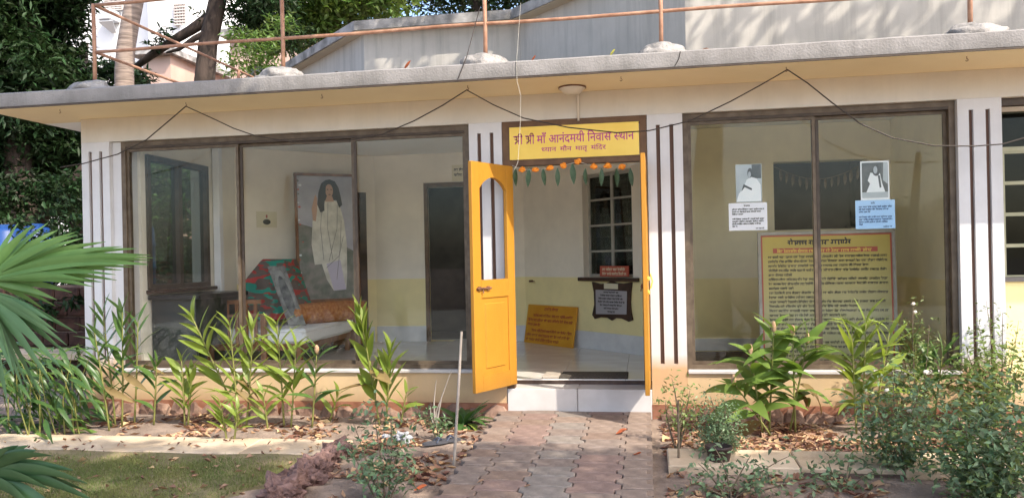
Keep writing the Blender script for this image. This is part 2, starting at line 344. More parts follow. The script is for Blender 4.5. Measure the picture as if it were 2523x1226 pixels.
# ================================================================== SETTING
def grid_sheet(x0, x1, y0, y1, nx, ny, zf):
    mb = MB(); xs = np.linspace(x0, x1, nx+1); ys = np.linspace(y0, y1, ny+1)
    mb.v = [(x, y, zf(x, y)) for y in ys for x in xs]
    mb.f = [(j*(nx+1)+i, j*(nx+1)+i+1, (j+1)*(nx+1)+i+1, (j+1)*(nx+1)+i) for j in range(ny) for i in range(nx)]
    return mb
from mathutils import noise as mn
g = MB(); xs = [-150, -60, -25, -14] + list(np.linspace(-9, 5, 113)) + [9, 14, 25, 60, 150]; ys = [-150, -60, -25, -14, -9, -6] + list(np.linspace(-4, 0, 61)) + [1, 3, 6, 12, 25, 60, 150]
def soilz(x, y):
    z = zg(y, -.065)
    if -9 < x < 5 and -4 < y < .2: z += .018*mn.noise(Vector((x*2.1, y*2.1, 0))) + .012*mn.noise(Vector((x*9, y*9, 3)))
    return z
g.v = [(x, y, soilz(x, y)) for y in ys for x in xs]; nx = len(xs)
g.f = [(j*nx+i, j*nx+i+1, (j+1)*nx+i+1, (j+1)*nx+i) for j in range(len(ys)-1) for i in range(nx-1)]
struct('ground', g, 'soil', True)
# unseen pale ground added to bounce sunlight into the rooms and soffit
yd = MB(); yd.add([(-16, -22, zg(-14, -.02)), (16, -22, zg(-14, -.02)), (16, -14, zg(-14, -.02)), (-16, -14, zg(-14, -.02)), (16, -4.4, zg(-4.4, -.02)), (-16, -4.4, zg(-4.4, -.02))], [(0, 1, 2, 3), (3, 2, 4, 5)])
struct('bounce_yard', yd, 'bounce_yard')
# lawn: sheet + blades
lawn_poly = [(-8.0, -1.36), (-2.32, -1.36), (-2.5, -1.9), (-2.75, -2.6), (-3.2, -3.8), (-8.0, -3.8)]
def in_lawn(x, y):
    if not (-3.8 < y < -1.36 and x > -8): return False
    t = (-1.36-y)/(2.44); return x < -2.32 - .88*t + .05*math.sin(y*9)
lb = grid_sheet(-8, -2.3, -3.8, -1.37, 60, 30, lambda x, y: zg(y, -.035)+.014*mn.noise(Vector((x*2, y*2, 7))) - (.06 if not in_lawn(x, y) else 0))
struct('lawn', lb, 'lawnb', True)
P = []
while len(P) < 52000:
    x = RNG.uniform(-5.6, -2.3); y = RNG.uniform(-2.7, -1.38)
    if not in_lawn(x, y): continue
    edge = min(1, max(.04, (-1.42-y)/.28 + .5*mn.noise(Vector((x*1.7, y*1.7, 0)))))
    if RNG.random() > edge*max(.15, .75+.7*mn.noise(Vector((x*3, y*3, 5)))): continue
    P.append((x, y, zg(y, -.035)-.004+.014*mn.noise(Vector((x*2, y*2, 7)))))
P = np.array(P); n = len(P); an = RNG.uniform(0, 6.28, n); h = RNG.uniform(.012, .034, n); le = RNG.normal(0, .012, (n, 2)); wd = .0022
dx = np.stack([np.cos(an)*wd, np.sin(an)*wd, np.zeros(n)], 1)
V = np.stack([P-dx, P+dx, P+np.stack([le[:, 0], le[:, 1], h], 1)], 1).reshape(-1, 3); i = np.arange(n)*3
tag(link('grass', npmesh('grass', V, np.stack([i, i+1, i+2], 1), 'grass')), 'short patchy green lawn grass in front of the left bed', 'grass', kind='stuff')
# concrete slabs beside the beds
def slab(x0, x1, y0, y1, b, t=.07):
    mb = MB(); c = [(x0, y0), (x1, y0), (x1, y1), (x0, y1)]; e = .008
    for dz, k in ((-t, 0), (-e, 0), (0, e)):
        for (x, y) in c:
            xx = x+(k if x == x0 else -k); yy = y+(k if y == y0 else -k); mb.v.append((xx, yy, zg(y, b)+dz))
    for r in range(2):
        for j in range(4): mb.f.append((r*4+j, r*4+(j+1) % 4, r*4+4+(j+1) % 4, r*4+4+j))
    mb.f.append((8, 9, 10, 11)); return mb
ls = MB(); xs = [-7.6, -6.1, -4.55, -3.1, -2.33]
lsl = struct('edging_path', slab(-7.6, -2.33, -1.33, -.93, -.055, .05), 'mortar')
for k in range(4): slab(xs[k]+.004, xs[k+1]-.004, -1.335+RNG.uniform(-.01, .01), -.92, -.038).build('slab', 'slab', lsl)
rsl = struct('side_path', slab(.13, 3.4, -1.50, -1.1, -.03, .08), 'mortar')
xs = [.12, .98, 1.62, 2.5, 3.4]
for k in range(4): slab(xs[k]+.004, xs[k+1]-.004, -1.505+RNG.uniform(-.01, .01), -1.09, -.008, .11).build('slab', 'slab', rsl)
# interlocking paver path
pb = MB(); pb.add([(-1.30, -4.2, zg(-4.2, -.04)), (.02, -4.2, zg(-4.2, -.04)), (.02, -.01, zg(-.01, -.04)), (-1.30, -.01, zg(-.01, -.04))], [(0, 1, 2, 3)])
path = struct('path', pb, 'mortar')
PW, PD = .30, .2
def paver_mesh(wid, half, name, m, ph):
    z = .02; gap = .004; d = half
    def wv(y):
        q = ((y+ph) % .2)/.2
        return z if q < .35 else z-(q-.35)/.15*2*z if q < .5 else -z if q < .85 else -z+(q-.85)/.15*2*z
    pl = [(wv(y), y) for y in sorted(set([0, d] + [k for k in (.07, .1, .17) if k < d and not ph] + [k for k in (.07, .1, .17) if k < d and ph]))]
    left = [(x+gap, y) for x, y in pl]; right = [(wid-gap+x, y) for x, y in pl]
    left[0] = (left[0][0], gap); right[0] = (right[0][0], gap); left[-1] = (left[-1][0], d-gap); right[-1] = (right[-1][0], d-gap)
    out = right + left[::-1]; n = len(out); cx = wid/2; cy = d/2
    mb = MB(); b = .006
    mb.v = [(x, y, -.045) for x, y in out] + [(x, y, -b) for x, y in out] + [(cx+(x-cx)*(1-2*b/wid), cy+(y-cy)*(1-2*b/d), 0) for x, y in out]
    for r in range(2):
        for j in range(n): mb.f.append((r*n+j, r*n+(j+1) % n, (r+1)*n+(j+1) % n, (r+1)*n+j))
    mb.f.append(tuple(range(2*n, 3*n)))
    return mb.mesh(name, m)
ncol = [(-1.295, .215), (-1.08, .29), (-.79, .29), (-.5, .305), (-.195, .20)]
cache = {}
for ci, (x0, wid) in enumerate(ncol):
    off = .1 if ci % 2 else 0
    y = -.02
    r = 0
    while y > -4.0:
        d = .1 if (r == 0 and off) else .2
        if ci == 2 and RNG.random() < .75: k = 2
        elif ci in (3,) and RNG.random() < .45: k = 1
        elif ci == 4: k = 3
        elif RNG.random() < .12: k = 1
        else: k = [0, 0, 0, 4, 3][RNG.integers(5)]
        key = (ci, d, k)
        if key not in cache: cache[key] = paver_mesh(wid, d, 'paver', PAV[k], .1 if off else 0)
        yc = y-d
        M = Matrix.Translation((x0, yc, zg(yc, .0)+RNG.uniform(-.004, .003))) @ Matrix.Rotation(SLOPE+RNG.uniform(-.012, .012), 4, 'X') @ Matrix.Rotation(RNG.uniform(-.01, .01), 4, 'Y')
        link('paver', cache[key], path, M); y -= d; r += 1
# kerb row at the right of the path (light half pavers set on edge)
kerbm = MB().bbox(0, .055, 0, .19, -.06, .012, .006).mesh('kerb_stone', PAV[3])

# ================================================================== FRONT BUILDING
HZ, SZ, FZ, FL = 2.56, 2.79, 2.93, .24     # window head, soffit, fascia top, interior floor
B = thing('garden_pavilion', 'low white pavilion with flat concrete roof, slotted columns and big glass windows', 'building', (-1.5, 1.5, 0))
# roof
rb = MB(); nseg = 120; X0, X1, YF, YB = -5.93, 5.6, -.67, 5.2
for i in range(nseg+1):
    x = X0+(X1-X0)*i/nseg; j1 = .006*mn.noise(Vector((x*4, 0, 1))); j2 = .005*mn.noise(Vector((x*6, 9, 1)))
    rb.v += [(x, YF+.02, SZ+.012), (x, YF+j2*.6, SZ+.014+j2*.3), (x, YF+j1*.6, FZ-.012+j1), (x, YF+.016, FZ+j1), (x, YB, FZ), (x, YB, SZ+.012)]
for i in range(nseg):
    for k in range(6): a = i*6+k; b2 = i*6+(k+1) % 6; rb.f.append((a, b2, b2+6, a+6))
rb.f.append((5, 4, 3, 2, 1, 0)); e = nseg*6; rb.f.append((e, e+1, e+2, e+3, e+4, e+5))
roof = rb.build('roof_slab', 'concrete', B)
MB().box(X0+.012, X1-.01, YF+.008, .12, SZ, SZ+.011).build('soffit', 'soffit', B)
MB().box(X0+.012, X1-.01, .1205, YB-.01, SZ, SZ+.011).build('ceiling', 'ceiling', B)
MB().box(X0+.004, X1, YF-.002, YF+.012, SZ-.003, SZ+.010).build('drip_edge', 'frame_dk', B)
for u, v in ((458, 258), (1150, 215), (1940, 168), (140, 273), (793, 238), (1530, 195), (2387, 143)):
    p = onZ(u, v, SZ-.02); p.y = max(-.5, min(-.36, p.y))
    pts = [(p.x, p.y, SZ+.001), (p.x, p.y, SZ-.018)] + [(p.x+.009*math.sin(a), p.y, SZ-.027+.009*math.cos(a)) for a in np.linspace(0, 4.4, 8)]
    MB().tube(pts, .0025, 6).build('hook', 'iron', roof)
# crack lines in the fascia: short dark joints
for u, v0, v1, sx in ((1272, 150, 190, 0), (1672, 122, 163, -.03)):
    a = onY(u, (v0+v1)/2, YF); MB().tube([(a.x+sx, YF-.001, SZ+.02), (a.x, YF-.001, (SZ+FZ)/2), (a.x-sx*.5, YF-.001, FZ-.01)], .004, 5).build('joint', 'dark', roof)
# lintel wall over the openings
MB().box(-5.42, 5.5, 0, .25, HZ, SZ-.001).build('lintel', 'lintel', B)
# columns with two recessed slots each
def column(x0, x1, zb=.06, mid=None):
    w_ = x1-x0; y1 = .30; zs0, zs1 = .41, 2.47; sw = .034
    c1 = x0+w_*.31; c2 = x0+w_*.69
    mb = MB(); rec = .035
    mb.box(x0, x1, rec, y1, zb, HZ-.001)                      # core behind the slots
    for a, b2 in ((x0, c1-sw/2), (c1+sw/2, c2-sw/2), (c2+sw/2, x1)): mb.box(a, b2, 0, rec-.0005, zs0, zs1)
    mb.box(x0, x1, 0, rec-.0005, zb, zs0); mb.box(x0, x1, 0, rec-.0005, zs1, HZ-.001)
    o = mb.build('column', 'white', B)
    for c in (c1, c2): MB().box(c-sw/2+.001, c+sw/2-.001, rec-.006, rec-.001, zs0+.001, zs1-.001).build('slot', 'slot', o)
column(-5.42, -5.12); column(-1.54, -1.24); column(.035, .335); column(2.52, 2.85)
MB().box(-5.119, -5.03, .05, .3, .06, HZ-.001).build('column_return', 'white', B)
# low walls below the windows, sills, plinth band, stones
MB().box(-5.119, -1.541, .002, .22, .06, .325).build('low_wall', 'cream', B)
MB().box(.336, 2.519, .002, .22, .06, .325).build('low_wall', 'cream', B)
MB().box(2.851, 5.5, .002, .22, .06, .325).build('low_wall', 'cream', B)
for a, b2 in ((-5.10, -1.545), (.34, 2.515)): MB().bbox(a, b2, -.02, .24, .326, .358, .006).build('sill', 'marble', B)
MB().box(-5.43, -1.235, -.012, .28, -.3, .058).build('plinth_band', 'band', B)
MB().box(.03, 5.5, -.012, .28, -.3, .058).build('plinth_band', 'band', B)
def lump(c, r, seed, sq=(1, 1, 1), sub=2, rough=.25, flat=None):
    bm = bmesh.new(); bmesh.ops.create_icosphere(bm, subdivisions=sub, radius=1)
    vs = []
    for v in bm.verts:
        d = v.co.normalized(); k = 1+rough*mn.noise(d*1.6+Vector((seed*3.7, seed, 0))) + rough*.5*mn.noise(d*4+Vector((seed, 0, 5)))
        p = Vector((d.x*r*sq[0]*k, d.y*r*sq[1]*k, d.z*r*sq[2]*k))
        if flat is not None: p.z = max(p.z, -flat)
        vs.append(p+Vector(c))
    bm.verts.index_update(); fs = [[v.index for v in f.verts] for f in bm.faces]; bm.free(); return MB().add(vs, fs)
x = -5.35; k = 0
while x < -1.3:
    w_ = random.uniform(.13, .26); lump((x+w_/2, -.02, -.085), .5, k, (w_*1.06, .14, .24), 2, .5).build('stone', 'stone', B); x += w_*.98; k += 1
x = .1
while x < 2.6:
    w_ = random.uniform(.13, .26); lump((x+w_/2, -.02, -.085), .5, k, (w_*1.06, .14, .24), 2, .5).build('stone', 'stone', B); x += w_*.98; k += 1
# sliding windows
def window(x0, x1, z0, z1, mull, fw=.045):
    yc = .10; mb = MB()
    mb.box(x0, x0+fw, yc-.05, yc+.05, z0, z1); mb.box(x1-fw, x1, yc-.05, yc+.05, z0, z1)
    mb.box(x0+fw, x1-fw, yc-.05, yc+.05, z1-fw, z1); mb.box(x0+fw, x1-fw, yc-.05, yc+.05, z0, z0+fw*.8)
    fr = mb.build('window_frame', 'frame', B)
    MB().box(x0+fw, x1-fw, yc-.045, yc+.04, z1-fw-.022, z1-fw-.001).build('track', 'frame_dk', fr)
    edges = [x0+fw] + mull + [x1-fw]
    for i in range(len(edges)-1):
        yy = yc + (.018 if i % 2 else -.018); a = edges[i]; b2 = edges[i+1]
        if i > 0: a -= .012
        if i < len(edges)-2: b2 += .012
        sw = .026; s_ = MB()
        s_.box(a, a+sw, yy-.012, yy+.012, z0+fw*.8, z1-fw-.023); s_.box(b2-sw, b2, yy-.012, yy+.012, z0+fw*.8, z1-fw-.023)
        s_.box(a+sw, b2-sw, yy-.012, yy+.012, z0+fw*.8, z0+fw*.8+.03); s_.box(a+sw, b2-sw, yy-.012, yy+.012, z1-fw-.05, z1-fw-.023)
        s_.build('sash', 'frame', fr)
        MB().box(a+sw, b2-sw, yy-.0025, yy+.0025, z0+fw*.8+.03, z1-fw-.05).build('pane', 'glass', fr)
        if i > 0: MB().box(a+.03, a+.055, yy-.03, yy-.013, z0+.1, z1-.1).build('dark_seal', 'frame_dk', fr)
    return fr
window(-5.028, -1.545, .36, HZ-.002, [-3.82, -2.665])
window(.338, 2.517, .36, HZ-.002, [1.42])
# door frame, transom bar, step and floor
mb = MB(); mb.box(-1.235, -1.17, -.004, .1, .19, HZ-.001); mb.box(-.03, .03, -.004, .1, .19, HZ-.001); mb.box(-1.17, -.03, -.004, .1, 2.505, HZ-.001); mb.box(-1.17, -.03, .0, .09, 2.165, 2.215)
mb.build('door_frame', 'doorframe', B)
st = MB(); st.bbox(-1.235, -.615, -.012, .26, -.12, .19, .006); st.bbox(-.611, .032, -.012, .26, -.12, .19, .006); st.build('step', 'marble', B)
fl = MB().box(-5.3, 5.4, .265, 5.0, .0, FL-.012).build('floor', 'mortar', B)
tm = MB().bbox(.001, .599, .001, .599, -.011, 0, .002)
tmesh = tm.mesh('floor_tile', 'tile')
for i in range(9):
    for j in range(6):
        x = -5.0+i*.6; y = .23+j*.6
        if x > 2.9 or y > 3.6: continue
        link('tile', tmesh, fl, Matrix.Translation((x, y, FL+RNG.uniform(-.0005, .0005))))
# interior walls: seg from A to B (room on the right-hand side when walking A->B), with holes
def wall_seg(A, Bp, z0, z1, th, holes=(), m='inwall', name='interior_wall'):
    A = Vector((*A, 0)); Bv = Vector((*Bp, 0)); d = (Bv-A); Ln = d.length; d.normalize(); nrm = Vector((-d.y, d.x, 0))
    M = Matrix(((d.x, nrm.x, 0, A.x), (d.y, nrm.y, 0, A.y), (0, 0, 1, 0), (0, 0, 0, 1))); mb = MB(); s = 0
    for (a, b2, za, zb) in sorted(holes):
        mb.box(s, a, 0, th, z0, z1, M)
        if za > z0: mb.box(a, b2, 0, th, z0, za, M)
        if zb < z1: mb.box(a, b2, 0, th, zb, z1, M)
        s = b2
    mb.box(s, Ln, 0, th, z0, z1, M); o = mb.build(name, m, B); return o, M, Ln
ZC = SZ-.002
# room 1
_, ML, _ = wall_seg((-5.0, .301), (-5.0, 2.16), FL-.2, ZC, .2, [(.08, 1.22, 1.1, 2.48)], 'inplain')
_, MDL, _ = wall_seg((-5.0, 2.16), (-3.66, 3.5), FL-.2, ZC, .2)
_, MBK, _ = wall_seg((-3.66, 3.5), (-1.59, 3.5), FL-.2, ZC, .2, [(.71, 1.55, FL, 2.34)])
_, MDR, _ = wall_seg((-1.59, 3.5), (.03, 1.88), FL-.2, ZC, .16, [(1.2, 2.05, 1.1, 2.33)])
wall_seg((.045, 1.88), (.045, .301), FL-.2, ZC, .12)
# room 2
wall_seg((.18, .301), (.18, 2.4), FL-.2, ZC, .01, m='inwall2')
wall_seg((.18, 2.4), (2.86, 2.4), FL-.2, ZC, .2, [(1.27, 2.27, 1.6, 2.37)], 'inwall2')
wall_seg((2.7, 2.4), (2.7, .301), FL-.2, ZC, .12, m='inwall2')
def skirting(M, a, b2): MB().box(a, b2, -.012, -.001, FL+.001, .45, M).build('skirting', 'skirt', B)
skirting(MBK, .0, .70); skirting(MBK, 1.56, 2.06); skirting(MDR, .0, 2.25); skirting(MDL, .05, 1.85)
MB().box(.20, 2.69, 2.385, 2.399, FL+.001, .38).build('skirting', 'skirt', B)
# dark rooms behind the openings
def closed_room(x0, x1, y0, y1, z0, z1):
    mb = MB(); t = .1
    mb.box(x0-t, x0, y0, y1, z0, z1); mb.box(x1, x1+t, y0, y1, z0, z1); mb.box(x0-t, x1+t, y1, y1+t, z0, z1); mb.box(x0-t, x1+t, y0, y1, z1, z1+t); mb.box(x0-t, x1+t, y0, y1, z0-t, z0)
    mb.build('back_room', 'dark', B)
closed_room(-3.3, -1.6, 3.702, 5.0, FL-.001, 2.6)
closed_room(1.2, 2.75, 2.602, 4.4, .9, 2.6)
# brown frame round the inner doorway
mb = MB(); mb.box(.70, .75, -.015, .03, FL, 2.39, MBK); mb.box(1.51, 1.56, -.015, .03, FL, 2.39, MBK); mb.box(.75, 1.51, -.015, .03, 2.335, 2.39, MBK); mb.build('inner_door_frame', 'doorframe', B)
# dark panel standing in for the unlit opening in the back-left corner wall
MB().box(.95, 1.75, -.03, -.002, FL, 2.28, MDL).build('dark_opening_panel', 'woodk', B)
# side window in the left wall
mb = MB(); M = ML
for a, b2, za, zb in ((.08, .13, 1.1, 2.48), (1.17, 1.22, 1.1, 2.48), (.13, 1.17, 2.42, 2.48), (.13, 1.17, 1.1, 1.15), (.62, .68, 1.15, 2.42)): mb.box(a, b2, -.03, .06, za, zb, M)
swf = mb.build('side_window_frame', 'frame_dk', B)
for a, b2 in ((.13, .62), (.68, 1.17)): MB().box(a, b2, .02, .025, 1.15, 2.42, M).build('pane', 'glass_dk', swf)
MB().bbox(.05, 1.25, -.10, -.002, 1.06, 1.098, .005, M).build('side_sill', 'woodk', B)
# casement window in the angled back wall
mb = MB(); M = MDR
w0, w1, z0, z1 = 1.2, 2.05, 1.1, 2.33; y0, y1 = .09, .125
for a, b2, za, zb in ((w0, w0+.035, z0, z1), (w1-.035, w1, z0, z1), (w0+.035, w1-.035, z1-.035, z1), (w0+.035, w1-.035, z0, z0+.035), ((w0+w1)/2-.022, (w0+w1)/2+.022, z0+.035, z1-.035)): mb.box(a, b2, y0, y1, za, zb, M)
for k in (1, 2, 3):
    zz = z0+(z1-z0)*k/4
    mb.box(w0+.035, (w0+w1)/2-.022, y0, y1, zz-.012, zz+.012, M); mb.box((w0+w1)/2+.022, w1-.035, y0, y1, zz-.012, zz+.012, M)
cw = mb.build('casement_frame', 'steel', B)
for a, b2 in ((w0+.035, (w0+w1)/2-.022), ((w0+w1)/2+.022, w1-.035)):
    for k in range(4):
        za = z0+(z1-z0)*k/4+.012; zb = z0+(z1-z0)*(k+1)/4-.012
        MB().box(a, b2, y0+.015, y0+.019, max(za, z0+.035), min(zb, z1-.035), M).build('pane', 'glass_dk', cw)
MB().bbox(w0-.06, w1+.1, -.05, .08, 1.055, 1.098, .004, M).build('inner_sill', 'woodk', B)
# brick wall outside that window
bw = thing('rear_brick_wall', 'dark brick wall close outside the casement window beyond the doorway', 'wall', tuple(M @ Vector((1.6, .6, 0))))
MB().box(.2, 2.22, .62, .72, 0, 2.75, M).build('backing', 'mortar', bw)
bme = MB().bbox(0, .27, -.03, 0, 0, .12, .006)
for r in range(16):
    for c in range(6):
        xx = .36+c*.29+(.145 if r % 2 else 0); zz = .62+r*.14
        if zz > 2.5: continue
        m2 = MB().bbox(xx, xx+.27, .585+RNG.uniform(0, .012), .619, zz-.0, zz+.125, .006, M); m2.build('brick', 'brick', bw)
# bay 3 at the far right: recessed wall with green casement
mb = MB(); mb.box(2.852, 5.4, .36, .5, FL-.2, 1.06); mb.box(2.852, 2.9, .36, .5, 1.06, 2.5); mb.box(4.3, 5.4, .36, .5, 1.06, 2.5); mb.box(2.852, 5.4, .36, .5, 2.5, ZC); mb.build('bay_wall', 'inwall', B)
mb = MB(); z0, z1 = 1.1, 2.16
for a, b2 in ((2.901, 2.96), (2.985, 3.02), (3.40, 3.44), (3.86, 3.9), (4.26, 4.299)): mb.box(a, b2, .38, .43, z0, z1)
for a, b2 in ((3.02, 3.40), (3.44, 3.86), (3.90, 4.26)):
    for k in range(5): zz = z0+(z1-z0)*k/4; mb.box(a, b2, .385, .425, max(z0, zz-.015), min(z1, zz+.015))
mb.box(2.901, 4.299, .375, .435, z1+.001, z1+.04)
cf = mb.build('bay_casement', 'steelg', B)
for k in range(4):
    zz = z0+(z1-z0)*k/4
    for a, b2 in ((3.02, 3.40), (3.44, 3.86), (3.90, 4.26)): MB().box(a, b2, .40, .404, zz+.015, zz+(z1-z0)/4-.015).build('pane', 'glass_dk', cf)
MB().box(2.901, 4.299, .40, .404, z1+.041, 2.5).build('pane', 'glass_dk', cf)
MB().box(2.93, 4.4, .33, .37, 1.062, 1.098).build('bay_sill', 'concrete', B)
MB().box(2.852, 5.4, .06, .14, 2.50, HZ-.001).build('bay_header', 'frame_dk', B)
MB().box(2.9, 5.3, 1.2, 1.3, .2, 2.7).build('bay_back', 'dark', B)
# door leaves
def door_leaf(hx, hy, fx, fy, mirror):
    h = Vector((hx, hy, 0)); d = Vector((fx-hx, fy-hy, 0)); W = d.length; d.normalize(); n_ = Vector((-d.y, d.x, 0))
    M = Matrix(((d.x, n_.x, 0, hx), (d.y, n_.y, 0, hy), (0, 0, 1, 0), (0, 0, 0, 1))); T = .018
    z0, z1 = .235, 2.16; st_ = .105; oz0, oz1, arch = 1.17, 1.94, .10
    o0, o1 = st_, W-st_
    mb = MB()
    mb.bbox(0, o0, -T, T, z0, z1, .003, M); mb.bbox(o1, W, -T, T, z0, z1, .003, M)
    mb.box(o0, o1, -T+.001, T-.001, 1.02, oz0, M); mb.box(o0, o1, -T+.001, T-.001, z0+.001, .37, M)
    # arched top rail
    n = 12; top = [(o0+(o1-o0)*i/n, oz1+arch*math.sin(math.pi*i/n)**.8) for i in range(n+1)]
    for i in range(n):
        a, b2 = top[i], top[i+1]; vs = []
        for yy in (-T+.001, T-.001): vs += [(a[0], yy, a[1]), (b2[0], yy, b2[1]), (b2[0], yy, z1-.001), (a[0], yy, z1-.001)]
        mb.add([M @ Vector(v) for v in vs], [(0, 1, 2, 3), (7, 6, 5, 4), (0, 4, 5, 1), (3, 2, 6, 7)])
    lf = mb.build('door', 'door', B)
    mb = MB().box(o0, o1, -T*.4, T*.4, .37, 1.02, M); mb.bbox(o0+.05, o1-.05, -T*.8, T*.8, .42, .97, .006, M); mb.build('door_panel', 'door', lf)
    for zz in (1.10,):
        s1, s2 = (W-.22, W-.03)
        for sg in ((1,) if not mirror else (-1,)):
            k = MB(); k.tube([M @ Vector((s1, sg*(T+.012), zz)), M @ Vector((s2, sg*(T+.012), zz))], .009, 8); k.tube([M @ Vector(((s1+s2)/2+.02, sg*(T+.012), zz)), M @ Vector(((s1+s2)/2+.02, sg*(T+.02), zz-.04))], .006, 6)
            k.box(s1+.02, s1+.05, min(sg*T, sg*(T+.016)), max(sg*T, sg*(T+.016)), zz-.016, zz+.016, M); k.box(s2-.05, s2-.02, min(sg*T, sg*(T+.016)), max(sg*T, sg*(T+.016)), zz-.016, zz+.016, M); k.build('latch', 'iron', lf)
    for zz in (.5, 1.2, 1.95): MB().tube([M @ Vector((-.004, 0, zz-.045)), M @ Vector((-.004, 0, zz+.045))], .009, 8).build('hinge', 'iron', lf)
    return lf, M, W
L1, ML1, W1 = door_leaf(-1.158, -.012, -1.42, -.535, False)
L2, ML2, W2 = door_leaf(.006, -.015, -.006, -.575, True)
k = MB()
for zz in (1.16, 1.05): k.lathe([(.004, -.01), (.02, -.004), (.022, .004), (.012, .012)], (0, 0, 0), 10, ML2 @ Matrix.Translation((W2-.09, .022, zz)) @ Matrix.Rotation(-math.pi/2, 4, 'X'))
k.tube([ML2 @ Vector((W2-.09, .04, 1.20)), ML2 @ Vector((W2-.09, .055, 1.14)), ML2 @ Vector((W2-.09, .04, 1.08))], .007, 6); k.build('brass_handle', 'signy', L2)

# ================================================================== UPPER STOREY
US = thing('upper_storey', 'grey white upper hall with stained angled walls and concrete eave behind roof railing', 'building', (0, 4, FZ))
UZ = 4.3
def face(A, Bp, holes=(), th=.2):
    A = Vector((*A, 0)); Bv = Vector((*Bp, 0)); d = Bv-A; Ln = d.length; d.normalize(); nrm = Vector((-d.y, d.x, 0))
    M = Matrix(((d.x, nrm.x, 0, A.x), (d.y, nrm.y, 0, A.y), (0, 0, 1, 0), (0, 0, 0, 1))); mb = MB(); s = 0
    for (a, b2, za, zb) in holes:
        mb.box(s, a, 0, th, FZ, UZ, M); mb.box(a, b2, 0, th, FZ, za, M); mb.box(a, b2, 0, th, zb, UZ, M); s = b2
    mb.box(s, Ln, 0, th, FZ, UZ, M); return mb.build('wall', 'upper', US), M
_, MA = face((-5.97, 5.32), (-3.552, 2.9), [(1.5, 2.55, 3.3, 4.0)])
face((-3.55, 2.9), (-1.502, 2.9)); face((-1.50, 2.9), (.43, .97)); face((.432, .97), (5.6, .97))
mb = MB()
for a, b2, za, zb in ((1.5, 1.54, 3.3, 3.95), (2.51, 2.55, 3.3, 3.95), (1.54, 2.51, 3.91, 3.95), (1.54, 2.51, 3.3, 3.34), (2.0, 2.04, 3.34, 3.91)): mb.box(a, b2, .04, .08, za, zb, MA)
uw = mb.build('window_frame', 'steel', US)
for a, b2 in ((1.54, 2.0), (2.04, 2.51)): MB().box(a, b2, .055, .06, 3.34, 3.91, MA).build('pane', 'glass_dk', uw)
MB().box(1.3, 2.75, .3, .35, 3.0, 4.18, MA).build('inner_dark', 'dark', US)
ev = MB(); poly = [(-6.7, 5.78), (-3.62, 2.72), (-1.575, 2.72), (.345, .80), (5.7, .80), (5.7, 7.5), (-6.7, 7.5)]
ev.prism(poly, UZ+.001, UZ+.12); ev.build('eave_slab', 'eave', US)
ev = MB().prism([(-6.65, 5.79), (-3.60, 2.74), (-1.565, 2.74), (.355, .82), (5.68, .82), (5.68, 7.4), (-6.65, 7.4)], UZ-.008, UZ); ev.build('eave_soffit', 'lintel', US)

# ================================================================== ROOF RAILING
RR = thing('roof_railing', 'brown painted pipe railing standing on the front roof edge', 'railing', (-1.2, -.42, FZ))
px = [-4.94, -3.10, -1.29, .16, 2.47, 4.6]
for k, x in enumerate(px):
    MB().tube([(x, -.42, FZ-.02), (x+.004, -.42, 3.3), (x, -.42, 3.75)], .018, 10).build('post', 'rail', RR, True)
    f = lump((x, -.46, FZ-.005), .19*random.uniform(.9, 1.15), k+3, (1.15, .9, .58), 4, .26, .02); f.build('footing', 'footing', RR, True)
for zz in (3.315, 3.745):
    pts = [(x, -.42+.004*math.sin(x*5), zz+.004*math.sin(x*3)) for x in np.linspace(px[0], px[-1], 30)]
    MB().tube(pts, .0148, 10).build('rail', 'rail', RR, True)
for zz in (3.315, 3.745): MB().tube([(px[0], y, zz) for y in (-.42, 1.5, 3.2, 4.9)], .0148, 8).build('side_rail', 'rail', RR, True)
for y in (2.2, 4.88): MB().tube([(px[0], y, FZ-.02), (px[0], y, 3.75)], .02, 8).build('post', 'rail', RR, True)

# ================================================================== LETTERING
def text_geo(s, off=.012):
    cu = bpy.data.curves.new('t', 'FONT'); cu.body = s; cu.offset = off; cu.resolution_u = 3
    ob = bpy.data.objects.new('t', cu); COL.objects.link(ob); dg = bpy.context.evaluated_depsgraph_get()
    me = bpy.data.meshes.new_from_object(ob.evaluated_get(dg))
    vs = [(v.co.x, v.co.y) for v in me.vertices]; fs = [tuple(p.vertices) for p in me.polygons]
    bpy.data.objects.remove(ob); bpy.data.curves.remove(cu); bpy.data.meshes.remove(me); return vs, fs
def clip_right(vs, fs, cut):
    bm = bmesh.new(); bv = [bm.verts.new((x, y, 0)) for x, y in vs]
    for f in fs:
        try: bm.faces.new([bv[i] for i in f])
        except ValueError: pass
    bmesh.ops.bisect_plane(bm, geom=bm.verts[:]+bm.edges[:]+bm.faces[:], plane_co=(cut, 0, 0), plane_no=(1, 0, 0), clear_outer=True)
    bm.verts.index_update(); o = ([(v.co.x, v.co.y) for v in bm.verts], [tuple(v.index for v in f.verts) for f in bm.faces]); bm.free(); return o
def stroke(pts, t):
    vs = []; fs = []
    for i in range(len(pts)-1):
        a = Vector(pts[i]); b2 = Vector(pts[i+1]); d = (b2-a); 
        if d.length < 1e-6: continue
        d.normalize(); p = Vector((-d.y, d.x))*t/2; a2 = a-d*t*.3; b3 = b2+d*t*.3; n = len(vs)
        vs += [tuple(a2+p), tuple(a2-p), tuple(b3-p), tuple(b3+p)]; fs.append((n, n+1, n+2, n+3))
    return vs, fs
def arc(cx, cy, rx, ry, a0, a1, n=8): return [(cx+rx*math.cos(math.radians(a0+(a1-a0)*i/n)), cy+ry*math.sin(math.radians(a0+(a1-a0)*i/n))) for i in range(n+1)]
